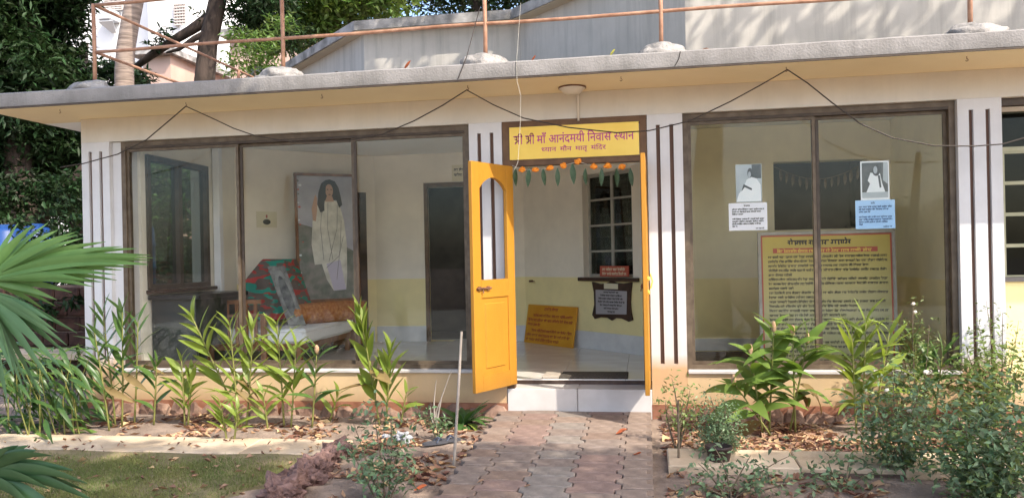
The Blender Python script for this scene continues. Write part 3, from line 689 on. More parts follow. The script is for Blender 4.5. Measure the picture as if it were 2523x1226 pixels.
def shri():
    t = .085; vs = []; fs = []; H = .64
    for pts in ([(-.02, H), (.86, H)], [(.50, H), (.50, 0)], [(.78, H), (.78, 0)], arc(.62, H+.02, .17, .2, 175, 0), arc(.21, .50, .12, .12, 150, -80)+[(.1, .42)], arc(.2, .27, .14, .15, 60, -120), [(.50, .30), (.30, .18), (.12, .02)]):
        v, f = stroke(pts, t); n = len(vs); vs += v; fs += [tuple(i+n for i in q) for q in f]
    return vs, fs
def compose(words, gap=.26):
    """words: list of lists of pieces; a piece is 'SHRI', ('half', ch) or plain text"""
    V = []; FF = []; x = 0
    for wds in words:
        for pc in wds:
            if pc == 'SHRI': v, f = shri()
            elif isinstance(pc, tuple):
                v, f = text_geo(pc[1]); mx = max(p[0] for p in v); v, f = clip_right(v, f, mx-.19)
            else: v, f = text_geo(pc)
            mn_ = min(p[0] for p in v) if v else 0; n = len(V)
            V += [(p[0]-mn_+x, p[1]) for p in v]; FF += [tuple(i+n for i in q) for q in f]
            x += (max(p[0] for p in v)-mn_) - .015 if v else 0
        x += gap
    return V, FF
def fit_text(mb, geo, x0, x1, y0, y1, z, M):
    V, FF = geo; xs = [p[0] for p in V]; ys = [p[1] for p in V]; a, b2, c, d = min(xs), max(xs), min(ys), max(ys)
    mb.add([M @ Vector((x0+(p[0]-a)/(b2-a)*(x1-x0), y0+(p[1]-c)/(d-c)*(y1-y0), z)) for p in V], FF)
def pseudo(mb, x0, x1, y, h, z, M, rng, t=.16, fill=1.0):
    """one line of small unreadable script-like marks with a headline"""
    x = x0; xe = x0+(x1-x0)*fill
    while x < xe-h*.5:
        w_ = min(h*rng.uniform(1.0, 3.2), xe-x); q = []
        q.append(stroke([(x, y+h*.62), (x+w_, y+h*.62)], h*t))
        xx = x+h*.2
        while xx < x+w_:
            q.append(stroke([(xx, y+h*.62), (xx+rng.uniform(-.05, .05)*h, y+h*rng.uniform(0, .15))], h*t))
            if rng.random() < .6: q.append(stroke([(xx, y+h*.3), (xx-h*.22, y+h*rng.uniform(.1, .5))], h*t))
            if rng.random() < .25: q.append(stroke([(xx, y+h*.62), (xx-h*.2, y+h*.95)], h*t))
            xx += h*rng.uniform(.32, .5)
        for v, f in q: mb.add([M @ Vector((p[0], p[1], z)) for p in v], f)
        x += w_+h*.35
def frameM(P0, P1, tilt=0.0):
    """local x along P0->P1, y up (leaning back by tilt), z towards the viewer"""
    P0 = Vector(P0); d = (Vector(P1)-P0); d.normalize(); n0 = d.cross(Vector((0, 0, 1))).normalized()
    y = (Vector((0, 0, 1))*math.cos(tilt) - n0*math.sin(tilt)).normalized(); n_ = d.cross(y).normalized()
    return Matrix(((d.x, y.x, n_.x, P0.x), (d.y, y.y, n_.y, P0.y), (d.z, y.z, n_.z, P0.z), (0, 0, 0, 1)))

# sign over the door
SB = thing('sign_board', 'yellow board with magenta Hindi lettering above the open doorway', 'sign', (-.59, -.01, 2.215))
M = frameM((-1.168, -.006, 2.217), (-.032, -.006, 2.217)); SW, SH = 1.134, .286
MB().box(0, SW, 0, SH, 0, .012, M).build('board', 'signy', SB)
mb = MB(); fit_text(mb, compose([['SHRI'], ['SHRI'], ['माँ'], ['आनंदमयी'], ['निवास'.replace('नि', 'िन')], [('half', 'स'), 'थान']]), .035, SW-.04, .128, .232, .0135, M); mb.build('lettering', 'ink_p', SB)
mb = MB(); fit_text(mb, compose([[('half', 'ध'), 'यान'], ['मौन'], ['मातृ'], ['मंिदर']], .45), .285, .85, .045, .112, .0135, M); mb.build('lettering', 'ink_p', SB)

# ceiling lamp with conduit
LP = thing('ceiling_lamp', 'round pale bulkhead lamp under the roof edge above the yellow sign', 'lamp', (-.585, -.21, SZ-.07))
MB().lathe([(.05, -.062), (.075, -.05), (.098, -.022), (.10, -.016), (.112, -.014), (.112, -.001)], (-.585, -.21, SZ), 24).build('lamp_body', 'lampw', LP, True)
MB().lathe([(.118, -.013), (.118, -.0015)], (-.585, -.21, SZ), 24).build('rim', 'iron', LP, True)
MB().tube([(-.56, -.12, SZ-.012), (-.555, -.02, SZ-.014), (-.553, -.012, SZ-.04), (-.553, -.012, 2.535)], .010, 8).build('conduit', 'lampw', LP, True)

# toran garland of marigolds and mango leaves
def leaf_strip(L, W, fold=.25, droop=.0, curl=0.0, n=7, peak=.42, petiole=0.0):
    """leaf along +X, normal +Z, midrib lower than edges"""
    mb = MB()
    for i in range(n+1):
        t = i/n; a = (t/peak if t < peak else (1-t)/(1-peak)); wv = W/2*(math.sin(min(1, max(0, a))*math.pi/2)**.8)
        if i == n: wv = .0004
        if i == 0: wv = W*.06
        x = petiole+L*t*math.cos(droop*t*.8); z = -L*t*math.sin(droop*t)*.9
        e = wv*fold
        mb.v += [(x, -wv*math.cos(curl*t), z+e), (x, 0, z), (x, wv*math.cos(curl*t), z+e+curl*wv*t)]
    for i in range(n):
        a = i*3; mb.f += [(a, a+3, a+4, a+1), (a+1, a+4, a+5, a+2)]
    return mb
def aim(p, d, up=Vector((0, 0, 1)), s=1.0, roll=0.0):
    d = Vector(d).normalized(); y = up.cross(d)
    if y.length < 1e-3: y = Vector((0, 1, 0))
    y.normalize(); z = d.cross(y); R = Matrix(((d.x, y.x, z.x, 0), (d.y, y.y, z.y, 0), (d.z, y.z, z.z, 0), (0, 0, 0, 1)))
    return Matrix.Translation(p) @ R @ Matrix.Rotation(roll, 4, 'X') @ Matrix.Diagonal((s, s, s, 1))
TG = thing('toran_garland', 'garland of orange marigolds and hanging green leaves across the doorway', 'garland', (-.6, -.03, 2.1))
lx = [1270, 1303, 1338, 1373, 1410, 1442, 1482, 1518, 1553]; fx = [(1287, 418), (1320, 418), (1355, 414), (1388, 408), (1425, 398), (1463, 410), (1497, 409), (1533, 411)]
str_pts = [onY(1262, 408, -.03)] + [onY(u, v, -.03) for u, v in fx] + [onY(1572, 402, -.03)]
MB().tube(str_pts, .0025, 5).build('string', 'string', TG)
lm = leaf_strip(.17, .048, .3, .1, 0, 7, .45).mesh('toran_leaf', 'mango', True)
for k, u in enumerate(lx):
    p = onY(u, 420 if k != 4 else 408, -.03); pl = onY(u, 414 if k != 4 else 402, -.03)
    link('leaf', lm, TG, aim(pl, (RNG.uniform(-.08, .08), RNG.uniform(-.05, .05), -1), Vector((RNG.uniform(-.6, .6), -1, 0)), RNG.uniform(.9, 1.12)))
for k, (u, v) in enumerate(fx):
    p = onY(u, v, -.034); lump(p, .028, k+20, (1.15, .9, .85), 2, .5).build('flower', 'orange', TG)

# cable looped from hook to hook under the soffit
cp = [(150, 412), (205, 403), (290, 380), (360, 345), (410, 303), (458, 262), (520, 290), (575, 316), (630, 335), (720, 350), (860, 346), (940, 332), (1020, 298), (1090, 260), (1150, 222), (1215, 258), (1290, 291), (1400, 314), (1520, 327), (1600, 322), (1700, 298), (1800, 250), (1870, 212), (1940, 172), (1990, 205), (2050, 253), (2120, 305), (2200, 340), (2300, 359), (2400, 360), (2470, 355), (2560, 330)]
tag(MB().tube([onY(u, v, -.42) for u, v in cp], .0055, 6).build('cable', 'cable'), 'black cable swagged from hooks along the underside of the roof', 'cable')
sp = [(1283, 8), (1279, 60), (1275, 120), (1272, 160), (1274, 200), (1283, 235), (1282, 300), (1279, 360), (1276, 400), (1268, 418)]
tag(MB().tube([onY(u, v, -.70+.05*(k > 5)) for k, (u, v) in enumerate(sp)], .0016, 5).build('string_line', 'string'), 'thin pale string hanging from the roof railing past the sign', 'string')
wp = [(1182, 20), (1170, 66), (1150, 140), (1128, 196)]
tag(MB().tube([onY(u, v, -.46 if k < 2 else -.69) for k, (u, v) in enumerate(wp)], .004, 5).build('roof_wire', 'cable'), 'thin dark wire slanting from the railing over the grey roof edge', 'wire')

# ================================================================== THINGS INSIDE THE ROOMS
# bed
bd = thing('wooden_bed', 'low wooden bed with slatted end and white sheet behind left window', 'bed', (-4.15, 1.8, FL))
BX0, BX1, BY0, BY1 = -4.78, -3.66, 1.05, 2.55
mb = MB(); mb.box(BX0+.02, BX1-.02, BY0+.06, BY1, .40, .47); mb.build('frame', 'wood', bd)
for x in (BX0+.03, BX0+.66): MB().bbox(x, x+.055, BY0-.01, BY0+.045, FL, .98 if x < -4.5 else .80, .004).build('post', 'wood', bd)
for x in (BX0+.03, BX1-.08): MB().bbox(x, x+.055, BY1-.06, BY1-.005, FL, .42, .004).build('leg', 'wood', bd)
MB().bbox(BX1-.08, BX1-.025, BY0+.05, BY0+.105, FL, .42, .004).build('leg', 'wood', bd)
mb = MB(); mb.bbox(BX0+.085, BX0+.66, BY0, BY0+.03, .93-.02, .975-.02, .004); mb.bbox(BX0+.085, BX0+.66, BY0, BY0+.03, .77, .80, .004); mb.build('end_rail', 'wood', bd)
for k in range(5): MB().box(BX0+.14+k*.11, BX0+.175+k*.11, BY0+.004, BY0+.024, .455, .909).build('slat', 'wood', bd)
mb = MB().bbox(BX0+.05, BX1+.02, BY0+.06, BY1, .465, .62, .035); mb.build('mattress', 'sheet', bd)
mb = MB(); mb.bbox(BX0+.04, BX1+.03, BY0+.05, BY1-.02, .58, .632, .02); mb.build('sheet', 'sheet', bd)
# bolster
a = Vector((-4.02, 1.55, .755)); b2 = Vector((-3.45, 2.45, .755)); pts = [a+(b2-a)*t for t in (0, .03, .1, .3, .5, .7, .9, .97, 1)]
bo = thing('bolster', 'brown patterned bolster pillow lying on the white bed sheet', 'pillow', (-3.8, 2.1, .632)); MB().tube(pts, [.04, .09, .115, .125, .128, .125, .115, .09, .04], 14).build('cushion', 'bolster', bo, True)
# striped blanket over a backrest
def mat_stripes():
    m = bpy.data.materials.new('striped_blanket'); m.use_nodes = True; N = m.node_tree.nodes; L = m.node_tree.links; b = N['Principled BSDF']; b.inputs['Roughness'].default_value = .95
    tc = N.new('ShaderNodeTexCoord'); mp = N.new('ShaderNodeMapping'); mp.inputs['Rotation'].default_value = (0, math.radians(28), 0); L.new(tc.outputs['Object'], mp.inputs[0])
    mp.inputs['Scale'].default_value = (5, 5, 14)
    n1 = N.new('ShaderNodeTexNoise'); n1.inputs['Scale'].default_value = 1.0; n1.inputs['Detail'].default_value = 1; L.new(mp.outputs[0], n1.inputs['Vector'])
    mp2 = N.new('ShaderNodeMapping'); mp2.inputs['Location'].default_value = (7, 3, 5); L.new(mp.outputs[0], mp2.inputs[0])
    n2 = N.new('ShaderNodeTexNoise'); n2.inputs['Scale'].default_value = 1.0; n2.inputs['Detail'].default_value = 1; L.new(mp2.outputs[0], n2.inputs['Vector'])
    g1 = N.new('ShaderNodeMath'); g1.operation = 'GREATER_THAN'; g1.inputs[1].default_value = .53; L.new(n1.outputs[0], g1.inputs[0])
    g2 = N.new('ShaderNodeMath'); g2.operation = 'GREATER_THAN'; g2.inputs[1].default_value = .55; L.new(n2.outputs[0], g2.inputs[0])
    x1 = N.new('ShaderNodeMixRGB'); x1.inputs[1].default_value = (.13, .10, .085, 1); x1.inputs[2].default_value = (.40, .05, .045, 1); L.new(g1.outputs[0], x1.inputs[0])
    x2 = N.new('ShaderNodeMixRGB'); x2.inputs[2].default_value = (.03, .24, .17, 1); L.new(g2.outputs[0], x2.inputs[0]); L.new(x1.outputs[0], x2.inputs[1]); L.new(x2.outputs[0], b.inputs['Base Color']); return m
MT['stripe'] = mat_stripes()
bl = thing('draped_backrest', 'backrest cushion under a red and green striped blanket on the bed', 'cushion', (-4.3, 2.0, .632))
pp = [onY(u, v, 1.62) for u, v in ((596, 792), (594, 694), (640, 638), (700, 638), (722, 705), (752, 792))]; zmin = min(p.z for p in pp)
mb = MB(); n = len(pp)
for y in (1.62, 1.70, 1.92, 2.0):
    k = .0 if y in (1.70, 1.92) else .035
    cx = sum(p.x for p in pp)/n; cz = sum(p.z for p in pp)/n
    for p in pp: mb.v.append((cx+(p.x-cx)*(1-k*2), y, max(.633, cz+(p.z-cz)*(1-k*2))))
for r in range(3):
    for j in range(n): mb.f.append((r*n+j, r*n+(j+1) % n, (r+1)*n+(j+1) % n, (r+1)*n+j))
mb.f += [tuple(range(n-1, -1, -1)), tuple(range(3*n, 4*n))]; mb.build('blanket', 'stripe', bl)
# leaning oval picture
op = thing('oval_picture', 'grey framed oval picture leaning on the striped backrest', 'picture', (-4.1, 1.55, .632))
q = [onY(u, v, 1.55) for u, v in ((716, 786), (752, 772), (694, 652), (658, 656))]
P0 = Vector((q[0].x, 1.50, .636)); ex = Vector((q[1].x-q[0].x, .07, 0)); ey = Vector((q[3].x-q[0].x, .06, q[3].z-.636)); en = ex.cross(ey).normalized()
M = Matrix(((ex.x, ey.x, en.x, P0.x), (ex.y, ey.y, en.y, P0.y), (ex.z, ey.z, en.z, P0.z), (0, 0, 0, 1)))
MB().box(0, 1, 0, 1, -.012, .012, M).build('frame', 'ovalf', op)
MB().prism([(.5+.42*math.cos(a), .5+.45*math.sin(a)) for a in np.linspace(0, 2*math.pi, 25)[:-1]], .0125, .018, M).build('mount', 'ovalm', op)
MB().prism([(.5+.27*math.cos(a), .47+.36*math.sin(a)) for a in np.linspace(0, 2*math.pi, 25)[:-1]], .0185, .021, M).build('figure', 'ovalk', op)
# dark desk under the side window and a white pipe
dk = thing('desk', 'dark desk with black top along the left wall under the side window', 'desk', (-4.75, .95, FL))
MB().bbox(-4.985, -4.42, .36, 1.36, 1.0, 1.045, .005).build('top', 'deskk', dk); MB().box(-4.98, -4.5, .42, .46, FL, .999).build('side_panel', 'deskp', dk); MB().box(-4.98, -4.5, 1.26, 1.30, FL, .999).build('side_panel', 'deskp', dk); MB().box(-4.54, -4.51, .461, 1.259, .5, .999).build('front_panel', 'deskp', dk)
tag(MB().bbox(-4.985, -4.90, 1.62, 1.70, FL+.002, SZ-.01, .006).build('wall_pipe', 'sheet'), 'white square pipe standing on the left wall beside the side window', 'pipe')
# tall portrait on dark cabinet
cab = thing('low_cabinet', 'dark brown low cabinet under the tall portrait', 'cabinet', (-3.95, 2.75, FL))
Mc = frameM((-4.32, 2.36, FL), (-3.60, 2.90, FL)); MB().bbox(0, .86, 0, .58, -.22, .06, .006, Mc).build('body', 'woodk', cab); MB().bbox(-.02, .88, .58, .60, -.23, .08, .004, Mc).build('top', 'wood', cab)
for k in range(2): MB().bbox(.03+k*.41, .42+k*.41, .05, .53, .06, .072, .004, Mc).build('cabinet_door', 'wood', cab)
po = thing('tall_portrait', 'tall framed portrait of a standing figure in white robes with long hair', 'picture', (-3.95, 2.6, .84))
P0 = Vector((-4.29, 2.36, .845)); P1 = Vector((-3.64, 2.83, .845)); M = frameM(P0, P1, math.radians(4)); PW_ = (P1-P0).length; PH = 1.64
MB().box(.02, PW_-.02, .02, PH-.02, -.02, 0, M).build('backing', 'woodk', po)
mb = MB(); mb.bbox(0, .035, 0, PH, -.025, .015, .004, M); mb.bbox(PW_-.035, PW_, 0, PH, -.025, .015, .004, M); mb.bbox(.035, PW_-.035, PH-.035, PH, -.025, .015, .004, M); mb.bbox(.035, PW_-.035, 0, .035, -.025, .015, .004, M); mb.build('frame', 'wood', po)
def card(name, poly, m, parent, z, M): return MB().prism(poly, z, z+.0012, M).build(name, m, parent)
a0, b0 = .036, PW_-.036
card('print_background', [(a0, .036), (b0, .036), (b0, PH-.036), (a0, PH-.036)], 'porbg', po, .0005, M)
card('print_ground', [(a0, .038), (b0, .038), (b0, .62), (.45, .80), (.2, .95), (a0, 1.0)], 'porgr', po, .002, M)
def px2(u, v): return ((u-735)/153*PW_, (745-v)/325*PH)
fig = [px2(*p) for p in ((800, 490), (822, 486), (842, 492), (853, 540), (858, 600), (856, 680), (852, 716), (822, 718), (806, 690), (795, 650), (778, 652), (772, 600), (776, 545), (782, 505))]
card('print_robe', fig, 'sari', po, .0035, M)
card('print_hem', [px2(*p) for p in ((806, 650), (840, 640), (852, 716), (822, 718))], 'lilac', po, .005, M)
card('print_hair', [px2(*p) for p in ((796, 520), (789, 500), (793, 468), (800, 446), (811, 437), (822, 435), (834, 440), (842, 455), (847, 478), (850, 500), (842, 508), (836, 488), (806, 490), (806, 515))], 'hair', po, .0065, M)
card('print_face', [px2(819+9.5*math.cos(a), 464-17*math.sin(a)) for a in np.linspace(0, 2*math.pi, 17)[:-1]], 'skin', po, .008, M)
card('print_neck', [px2(*p) for p in ((813, 478), (826, 478), (830, 492), (808, 492))], 'skin', po, .0078, M)
for (u, v, a_, b_) in ((815, 461, 2.2, 1.2), (824, 461, 2.2, 1.2), (819.5, 474, 3, 1.1)): card('print_feature', [px2(u+a_*math.cos(q_), v+b_*math.sin(q_)) for q_ in np.linspace(0, 6.28, 9)[:-1]], 'hair', po, .0096, M)
card('print_hair_lock', [px2(*p) for p in ((806, 446), (812, 440), (810, 470), (806, 500), (800, 522), (797, 500), (801, 470))], 'hair', po, .0096, M)
card('print_arm', [px2(*p) for p in ((777, 540), (775, 510), (782, 483), (785, 474), (789, 484), (788, 515), (784, 542))], 'skin', po, .0065, M)
for k_, ln_ in enumerate((((800, 500), (795, 560), (800, 640)), ((815, 495), (812, 560), (822, 640)), ((838, 500), (835, 560), (812, 645)), ((850, 580), (838, 630), (806, 660)), ((846, 540), (842, 600), (830, 690)))):
    mb = MB(); v_, f_ = stroke([px2(*p) for p in ln_], .006); mb.add([M @ Vector((p[0], p[1], .0075)) for p in v_], f_); mb.build('print_fold', 'porgr', po)
rgp = np.random.default_rng(8)
for k_ in range(26):
    u_ = 742+rgp.uniform(-4, 10); v_ = 440+k_*11; a_ = rgp.uniform(2, 5); card('print_leaf', [px2(u_+a_*math.cos(q_), v_+a_*.7*math.sin(q_)) for q_ in np.linspace(rgp.uniform(0, 1), 6.28, 7)[:-1]], ('porgr', 'phwh', 'redpl', 'porgr')[k_ % 4], po, .0036+.0001*k_, M)

# notices on the inner walls
nt_ = thing('wall_notice', 'small cream notice with dark emblem on the wall beside portrait', 'notice', (-4.6, 2.5, 1.8))
pw = MDL; c = Vector((.36, -.004, 1.92)); Mn = MDL @ Matrix(((1, 0, 0, .26), (0, 0, -1, -.002), (0, 1, 0, 1.80), (0, 0, 0, 1)))
MB().box(0, .26, 0, .2, 0, .004, Mn).build('card', 'papery', nt_); MB().prism([(.13+.05*math.cos(a), .07+.035*math.sin(a)) for a in np.linspace(0, 6.28, 13)[:-1]], .0045, .0055, Mn).build('emblem', 'ink_k', nt_)
mb = MB(); mb.add([Mn @ Vector(p) for p in ((.12, .12, .005), (.14, .12, .005), (.14, .16, .005), (.12, .16, .005))], [(0, 1, 2, 3)]); mb.build('mark', 'ink_r', nt_)
n2 = thing('door_notice', 'cream paper notice above the dark inner doorway', 'notice', (-2.4, 3.49, 2.4))
Mn = frameM((-2.56, 3.494, 2.40), (-2.2, 3.494, 2.40)); MB().box(0, .34, 0, .22, 0, .003, Mn).build('paper', 'papery', n2); rg = np.random.default_rng(3)
mb = MB(); [pseudo(mb, .03, .31, .14-.07*k, .045, .004, Mn, rg) for k in range(2)]; mb.build('writing', 'ink_k', n2)
# orange notice board leaning on the angled wall
ob = thing('notice_board', 'orange board with red writing leaning on the wall inside the doorway', 'notice board', (-1.2, 3.0, FL))
Mo = MDR @ Matrix(((1, 0, 0, .10), (0, 0, -1, -.115), (0, 1, 0, FL+.002), (0, 0, 0, 1))) @ Matrix.Rotation(-math.radians(10), 4, 'X')
MB().bbox(0, 1.0, 0, .50, -.02, 0, .004, Mo).build('board', 'oborange', ob); rg = np.random.default_rng(5)
mb = MB(); pseudo(mb, .36, .64, .43, .05, .001, Mo, rg)
for k, (i0, fl_) in enumerate(((.14, 1), (.04, 1), (.04, .3), (.14, 1), (.04, 1), (.04, .75))): pseudo(mb, i0, .95, .345-.06*k-(.0 if k < 3 else .015), .045, .001, Mo, rg, .17, fl_)
mb.build('writing', 'ink_r', ob)
# carved plaque
pq = thing('carved_plaque', 'dark scalloped wooden plaque with grey writing panel under the casement window', 'plaque', (-.5, 2.4, .55))
def plane_hit(u, v, Pp, n_):
    d = Vector(ray(u, v)); c = Vector(CAMP); return c+d*((Pp-c).dot(n_)/d.dot(n_))
pn = Vector((-1, -1, 0)).normalized(); pp0 = MDR @ Vector((0, -.03, 0)); inv = MDR.inverted()
def dr(u, v): q = inv @ plane_hit(u, v, pp0, pn); return (q.x, q.z)
Mq = MDR @ Matrix(((1, 0, 0, 0), (0, 0, -1, -.004), (0, 1, 0, 0), (0, 0, 0, 1)))
out = [dr(*p) for p in ((1457, 694), (1478, 699), (1494, 697), (1505, 691), (1518, 697), (1535, 698), (1555, 695), (1552, 722), (1551, 745), (1553, 770), (1557, 788), (1548, 792), (1530, 784), (1515, 783), (1506, 789), (1495, 782), (1478, 781), (1464, 785), (1458, 775), (1463, 750), (1462, 720))]
MB().prism(out[::-1], .0, .02, Mq).build('carved_frame', 'woodk', pq)
pan = [dr(*p) for p in ((1467, 713), (1544, 717), (1543, 774), (1468, 773))]; MB().prism(pan[::-1], .0205, .024, Mq).build('panel', 'plaqs', pq)
tb = [dr(*p) for p in ((1488, 697), (1522, 699), (1522, 712), (1488, 711))]; MB().prism(tb[::-1], .0205, .026, Mq).build('name_tab', 'papery', pq)
mb = MB(); x0 = pan[0][0]; x1 = pan[1][0]; zt = pan[0][1]; zb = pan[2][1]; rg = np.random.default_rng(9); hh = (zt-zb)/7.2
for k, fr_ in enumerate((.5, .72, .85, .9, .75, .5, .25)): cx = (x0+x1)/2; hw = (x1-x0)/2*fr_*.95; pseudo(mb, cx-hw, cx+hw, zt-hh*(k+1), hh*.72, .0248, Mq, rg, .2)
mb.build('writing', 'ink_k', pq)
rp = thing('red_plate', 'small red name plate standing on the inner window sill', 'plate', (-.5, 2.4, 1.1))
rr = [dr(*p) for p in ((1476, 655), (1546, 655), (1546, 681), (1476, 681))]; MB().prism(rr[::-1], .0, .012, Mq).build('plate', 'redpl', rp)
mb = MB(); x0, x1 = rr[0][0], rr[1][0]; zt, zb = rr[0][1], rr[2][1]; rg = np.random.default_rng(11); hh = (zt-zb)
pseudo(mb, x0+.04, x1-.04, zb+hh*.55, hh*.32, .0125, Mq, rg, .2); pseudo(mb, x0+.04, x1-.04, zb+hh*.12, hh*.32, .0125, Mq, rg, .2); mb.build('writing', 'papery', rp)
pg = thing('wall_peg', 'small brass peg on the wall above the orange board', 'peg', (-1.5, 3.3, 1.07)); q = dr(1308, 692)
MB().tube([Mq @ Vector((q[0], q[1], -.002)), Mq @ Vector((q[0], q[1], .05))], .014, 8).build('pin', 'iron', pg); MB().tube([Mq @ Vector((q[0], q[1], .05)), Mq @ Vector((q[0]+.10, q[1]-.002, .045))], .006, 6).build('arm', 'iron', pg)
# doormat at the threshold
dm_ = thing('doormat', 'dark rectangular doormat with folded pale end on the threshold', 'mat', (-.6, .3, FL))
MB().bbox(-.80, -.18, .245, .60, FL+.001, FL+.018, .004).build('mat', 'mattex', dm_); MB().bbox(-.955, -.805, .235, .56, FL+.001, FL+.024, .005).build('folded_end', 'matlt', dm_)
# standing information board, room 2
ib = thing('information_board', 'tall yellow information board with printed Hindi text behind the right window', 'board', (1.68, .95, FL))
Mi = frameM((1.06, .88, FL+.002), (2.295, .88, FL+.002), math.radians(2)); IW, IH = 1.235, 1.30
mb = MB(); mb.bbox(0, .03, 0, IH, -.03, .012, .003, Mi); mb.bbox(IW-.03, IW, 0, IH, -.03, .012, .003, Mi); mb.bbox(.03, IW-.03, IH-.03, IH, -.03, .012, .003, Mi); mb.bbox(.03, IW-.03, 0, .03, -.03, .012, .003, Mi); mb.build('frame', 'steel', ib)
MB().box(.03, IW-.03, .03, IH-.03, -.012, -.002, Mi).build('border', 'redpl', ib); MB().box(.045, IW-.045, .045, IH-.045, -.0015, 0, Mi).build('panel', 'boardy', ib)
rg = np.random.default_rng(21); mb = MB(); pseudo(mb, .28, .86, IH-.125, .062, .0015, Mi, rg, .2)
y = IH-.25; para = [1, 1, .85, 1, .2, 1, 1, .22, 1, .4, 1, .75, 1, .65, 1, 1, .7, 1, .3, 1, 1, .5, 1, .8]
for f_ in para: pseudo(mb, .095, IW-.075, y, .030, .0015, Mi, rg, .17, f_); y -= .0425
mb.build('writing', 'ink_k', ib); MB().box(.14, 1.08, IH-.20, IH-.155, .0005, .0015, Mi).build('heading_band', 'redpl', ib)
mb = MB(); pseudo(mb, .18, 1.04, IH-.196, .036, .0022, Mi, rg, .18); mb.build('heading', 'signy', ib)
for x in (.2, 1.0): MB().tube([Mi @ Vector((x, IH*.8, -.03)), Vector((Mi @ Vector((x, 0, 0))).to_tuple()) + Vector((0, .5, 0))], .014, 8).build('prop', 'steel', ib)
# papers stuck inside the glass of the right window
def paper(name, label, cat, q, m, yy):
    a, b2 = q; t = thing(name, label, cat, (a.x, yy, b2.z)); Mp = frameM((a.x, yy, b2.z), (b2.x, yy, b2.z)); W_ = b2.x-a.x; H_ = a.z-b2.z
    MB().box(0, W_, 0, H_, 0, .0012, Mp).build('sheet', m, t); return t, Mp, W_, H_
def pxr(u0, v0, u1, v1, Y): return onY(u0, v0, Y), onY(u1, v1, Y)
YA, YB_ = .0875, .1235
t, Mp, W_, H_ = paper('photo_print', 'black and white photo of person in white shawl above white note', 'photo', pxr(1812, 406, 1878, 497, YA), 'phbg', YA)
def cardn(name, pts, m, z): MB().prism([(p[0]*W_, p[1]*H_) for p in pts], z, z+.0006, Mp).build(name, m, t)
cardn('print_dark', [(.62, .62), (.98, .62), (.98, .99), (.62, .99)], 'phdk', .0014); cardn('print_shawl', [(.02, .02), (.96, .02), (.95, .45), (.8, .62), (.6, .66), (.42, .6), (.3, .4), (.1, .22)], 'phwh', .0021)
cardn('print_head', [(.55+.1*math.cos(a), .77+.13*math.sin(a)) for a in np.linspace(0, 6.28, 15)[:-1]], 'phdk', .0028); cardn('print_face', [(.53+.055*math.cos(a), .73+.08*math.sin(a)) for a in np.linspace(0, 6.28, 13)[:-1]], 'phbg', .0035)
cardn('print_arm', [(.2, .28), (.3, .48), (.62, .36), (.6, .31), (.34, .4)], 'phdk', .0028)
t, Mp, W_, H_ = paper('photo_print', 'black and white photo of seated person above blue note', 'photo', pxr(2119, 398, 2192, 491, YB_), 'phwh', YB_)
cardn('print_dark', [(.05, .05), (.95, .05), (.95, .96), (.05, .96)], 'phdk', .0014); cardn('print_robe', [(.2, .2), (.85, .2), (.75, .42), (.68, .68), (.35, .7), (.25, .5), (.33, .42)], 'phwh', .0021)
cardn('print_ground', [(.05, .05), (.95, .05), (.95, .2), (.05, .2)], 'phbg', .0021); cardn('print_hair', [(.55+.14*math.cos(a), .76+.15*math.sin(a)) for a in np.linspace(0, 6.28, 15)[:-1]], 'phdk', .0028); cardn('print_face', [(.52+.07*math.cos(a), .77+.1*math.sin(a)) for a in np.linspace(0, 6.28, 13)[:-1]], 'phbg', .0035)
cardn('print_curtain', [(.78, .5), (.94, .4), (.94, .95), (.8, .95)], 'phbg', .0021); cardn('print_plait', [(.6, .64), (.68, .62), (.72, .32), (.66, .3)], 'phdk', .0028)
for lab, q, m, yy, ink, sd in (('white printed note taped under the shawl photo on the glass', pxr(1795, 501, 1891, 566, YA), 'paper', YA, 'ink_k', 31), ('light blue printed note taped under the seated photo on the glass', pxr(2107, 494, 2206, 562, YB_), 'paperb', YB_, 'ink_b', 32)):
    t, Mp, W_, H_ = paper('printed_note', lab, 'note', q, m, yy); rg = np.random.default_rng(sd); mb = MB(); pseudo(mb, W_*.4, W_*.55, H_*.86, H_*.09, .002, Mp, rg)
    for k, f_ in enumerate((1, .9, .35, 0, 1, 1, .9, .15)):
        if f_: pseudo(mb, W_*.09, W_*.92, H_*(.74-.088*k), H_*.072, .002, Mp, rg, .22, f_)
    pseudo(mb, W_*.7, W_*.92, H_*.04, H_*.07, .002, Mp, rg); mb.build('writing', ink, t)
# dim garland in the inner opening of room 2
gd = thing('faded_garland', 'faded leaf garland hanging in the dark inner opening of the right room', 'garland', (1.95, 2.5, 2.2))
gp = [(1.47+.98*t_, 2.5, 2.33-.16*math.sin(math.pi*t_)) for t_ in np.linspace(0, 1, 15)]; MB().tube(gp, .004, 5).build('string', 'twig', gd)
lm2 = leaf_strip(.13, .035, .3, .1).mesh('dry_leaf', 'twig')
for p in gp[1:-1]: link('leaf', lm2, gd, aim(Vector(p), (RNG.uniform(-.15, .15), 0, -1), Vector((RNG.uniform(-.6, .6), -1, 0)), RNG.uniform(.8, 1.3)))

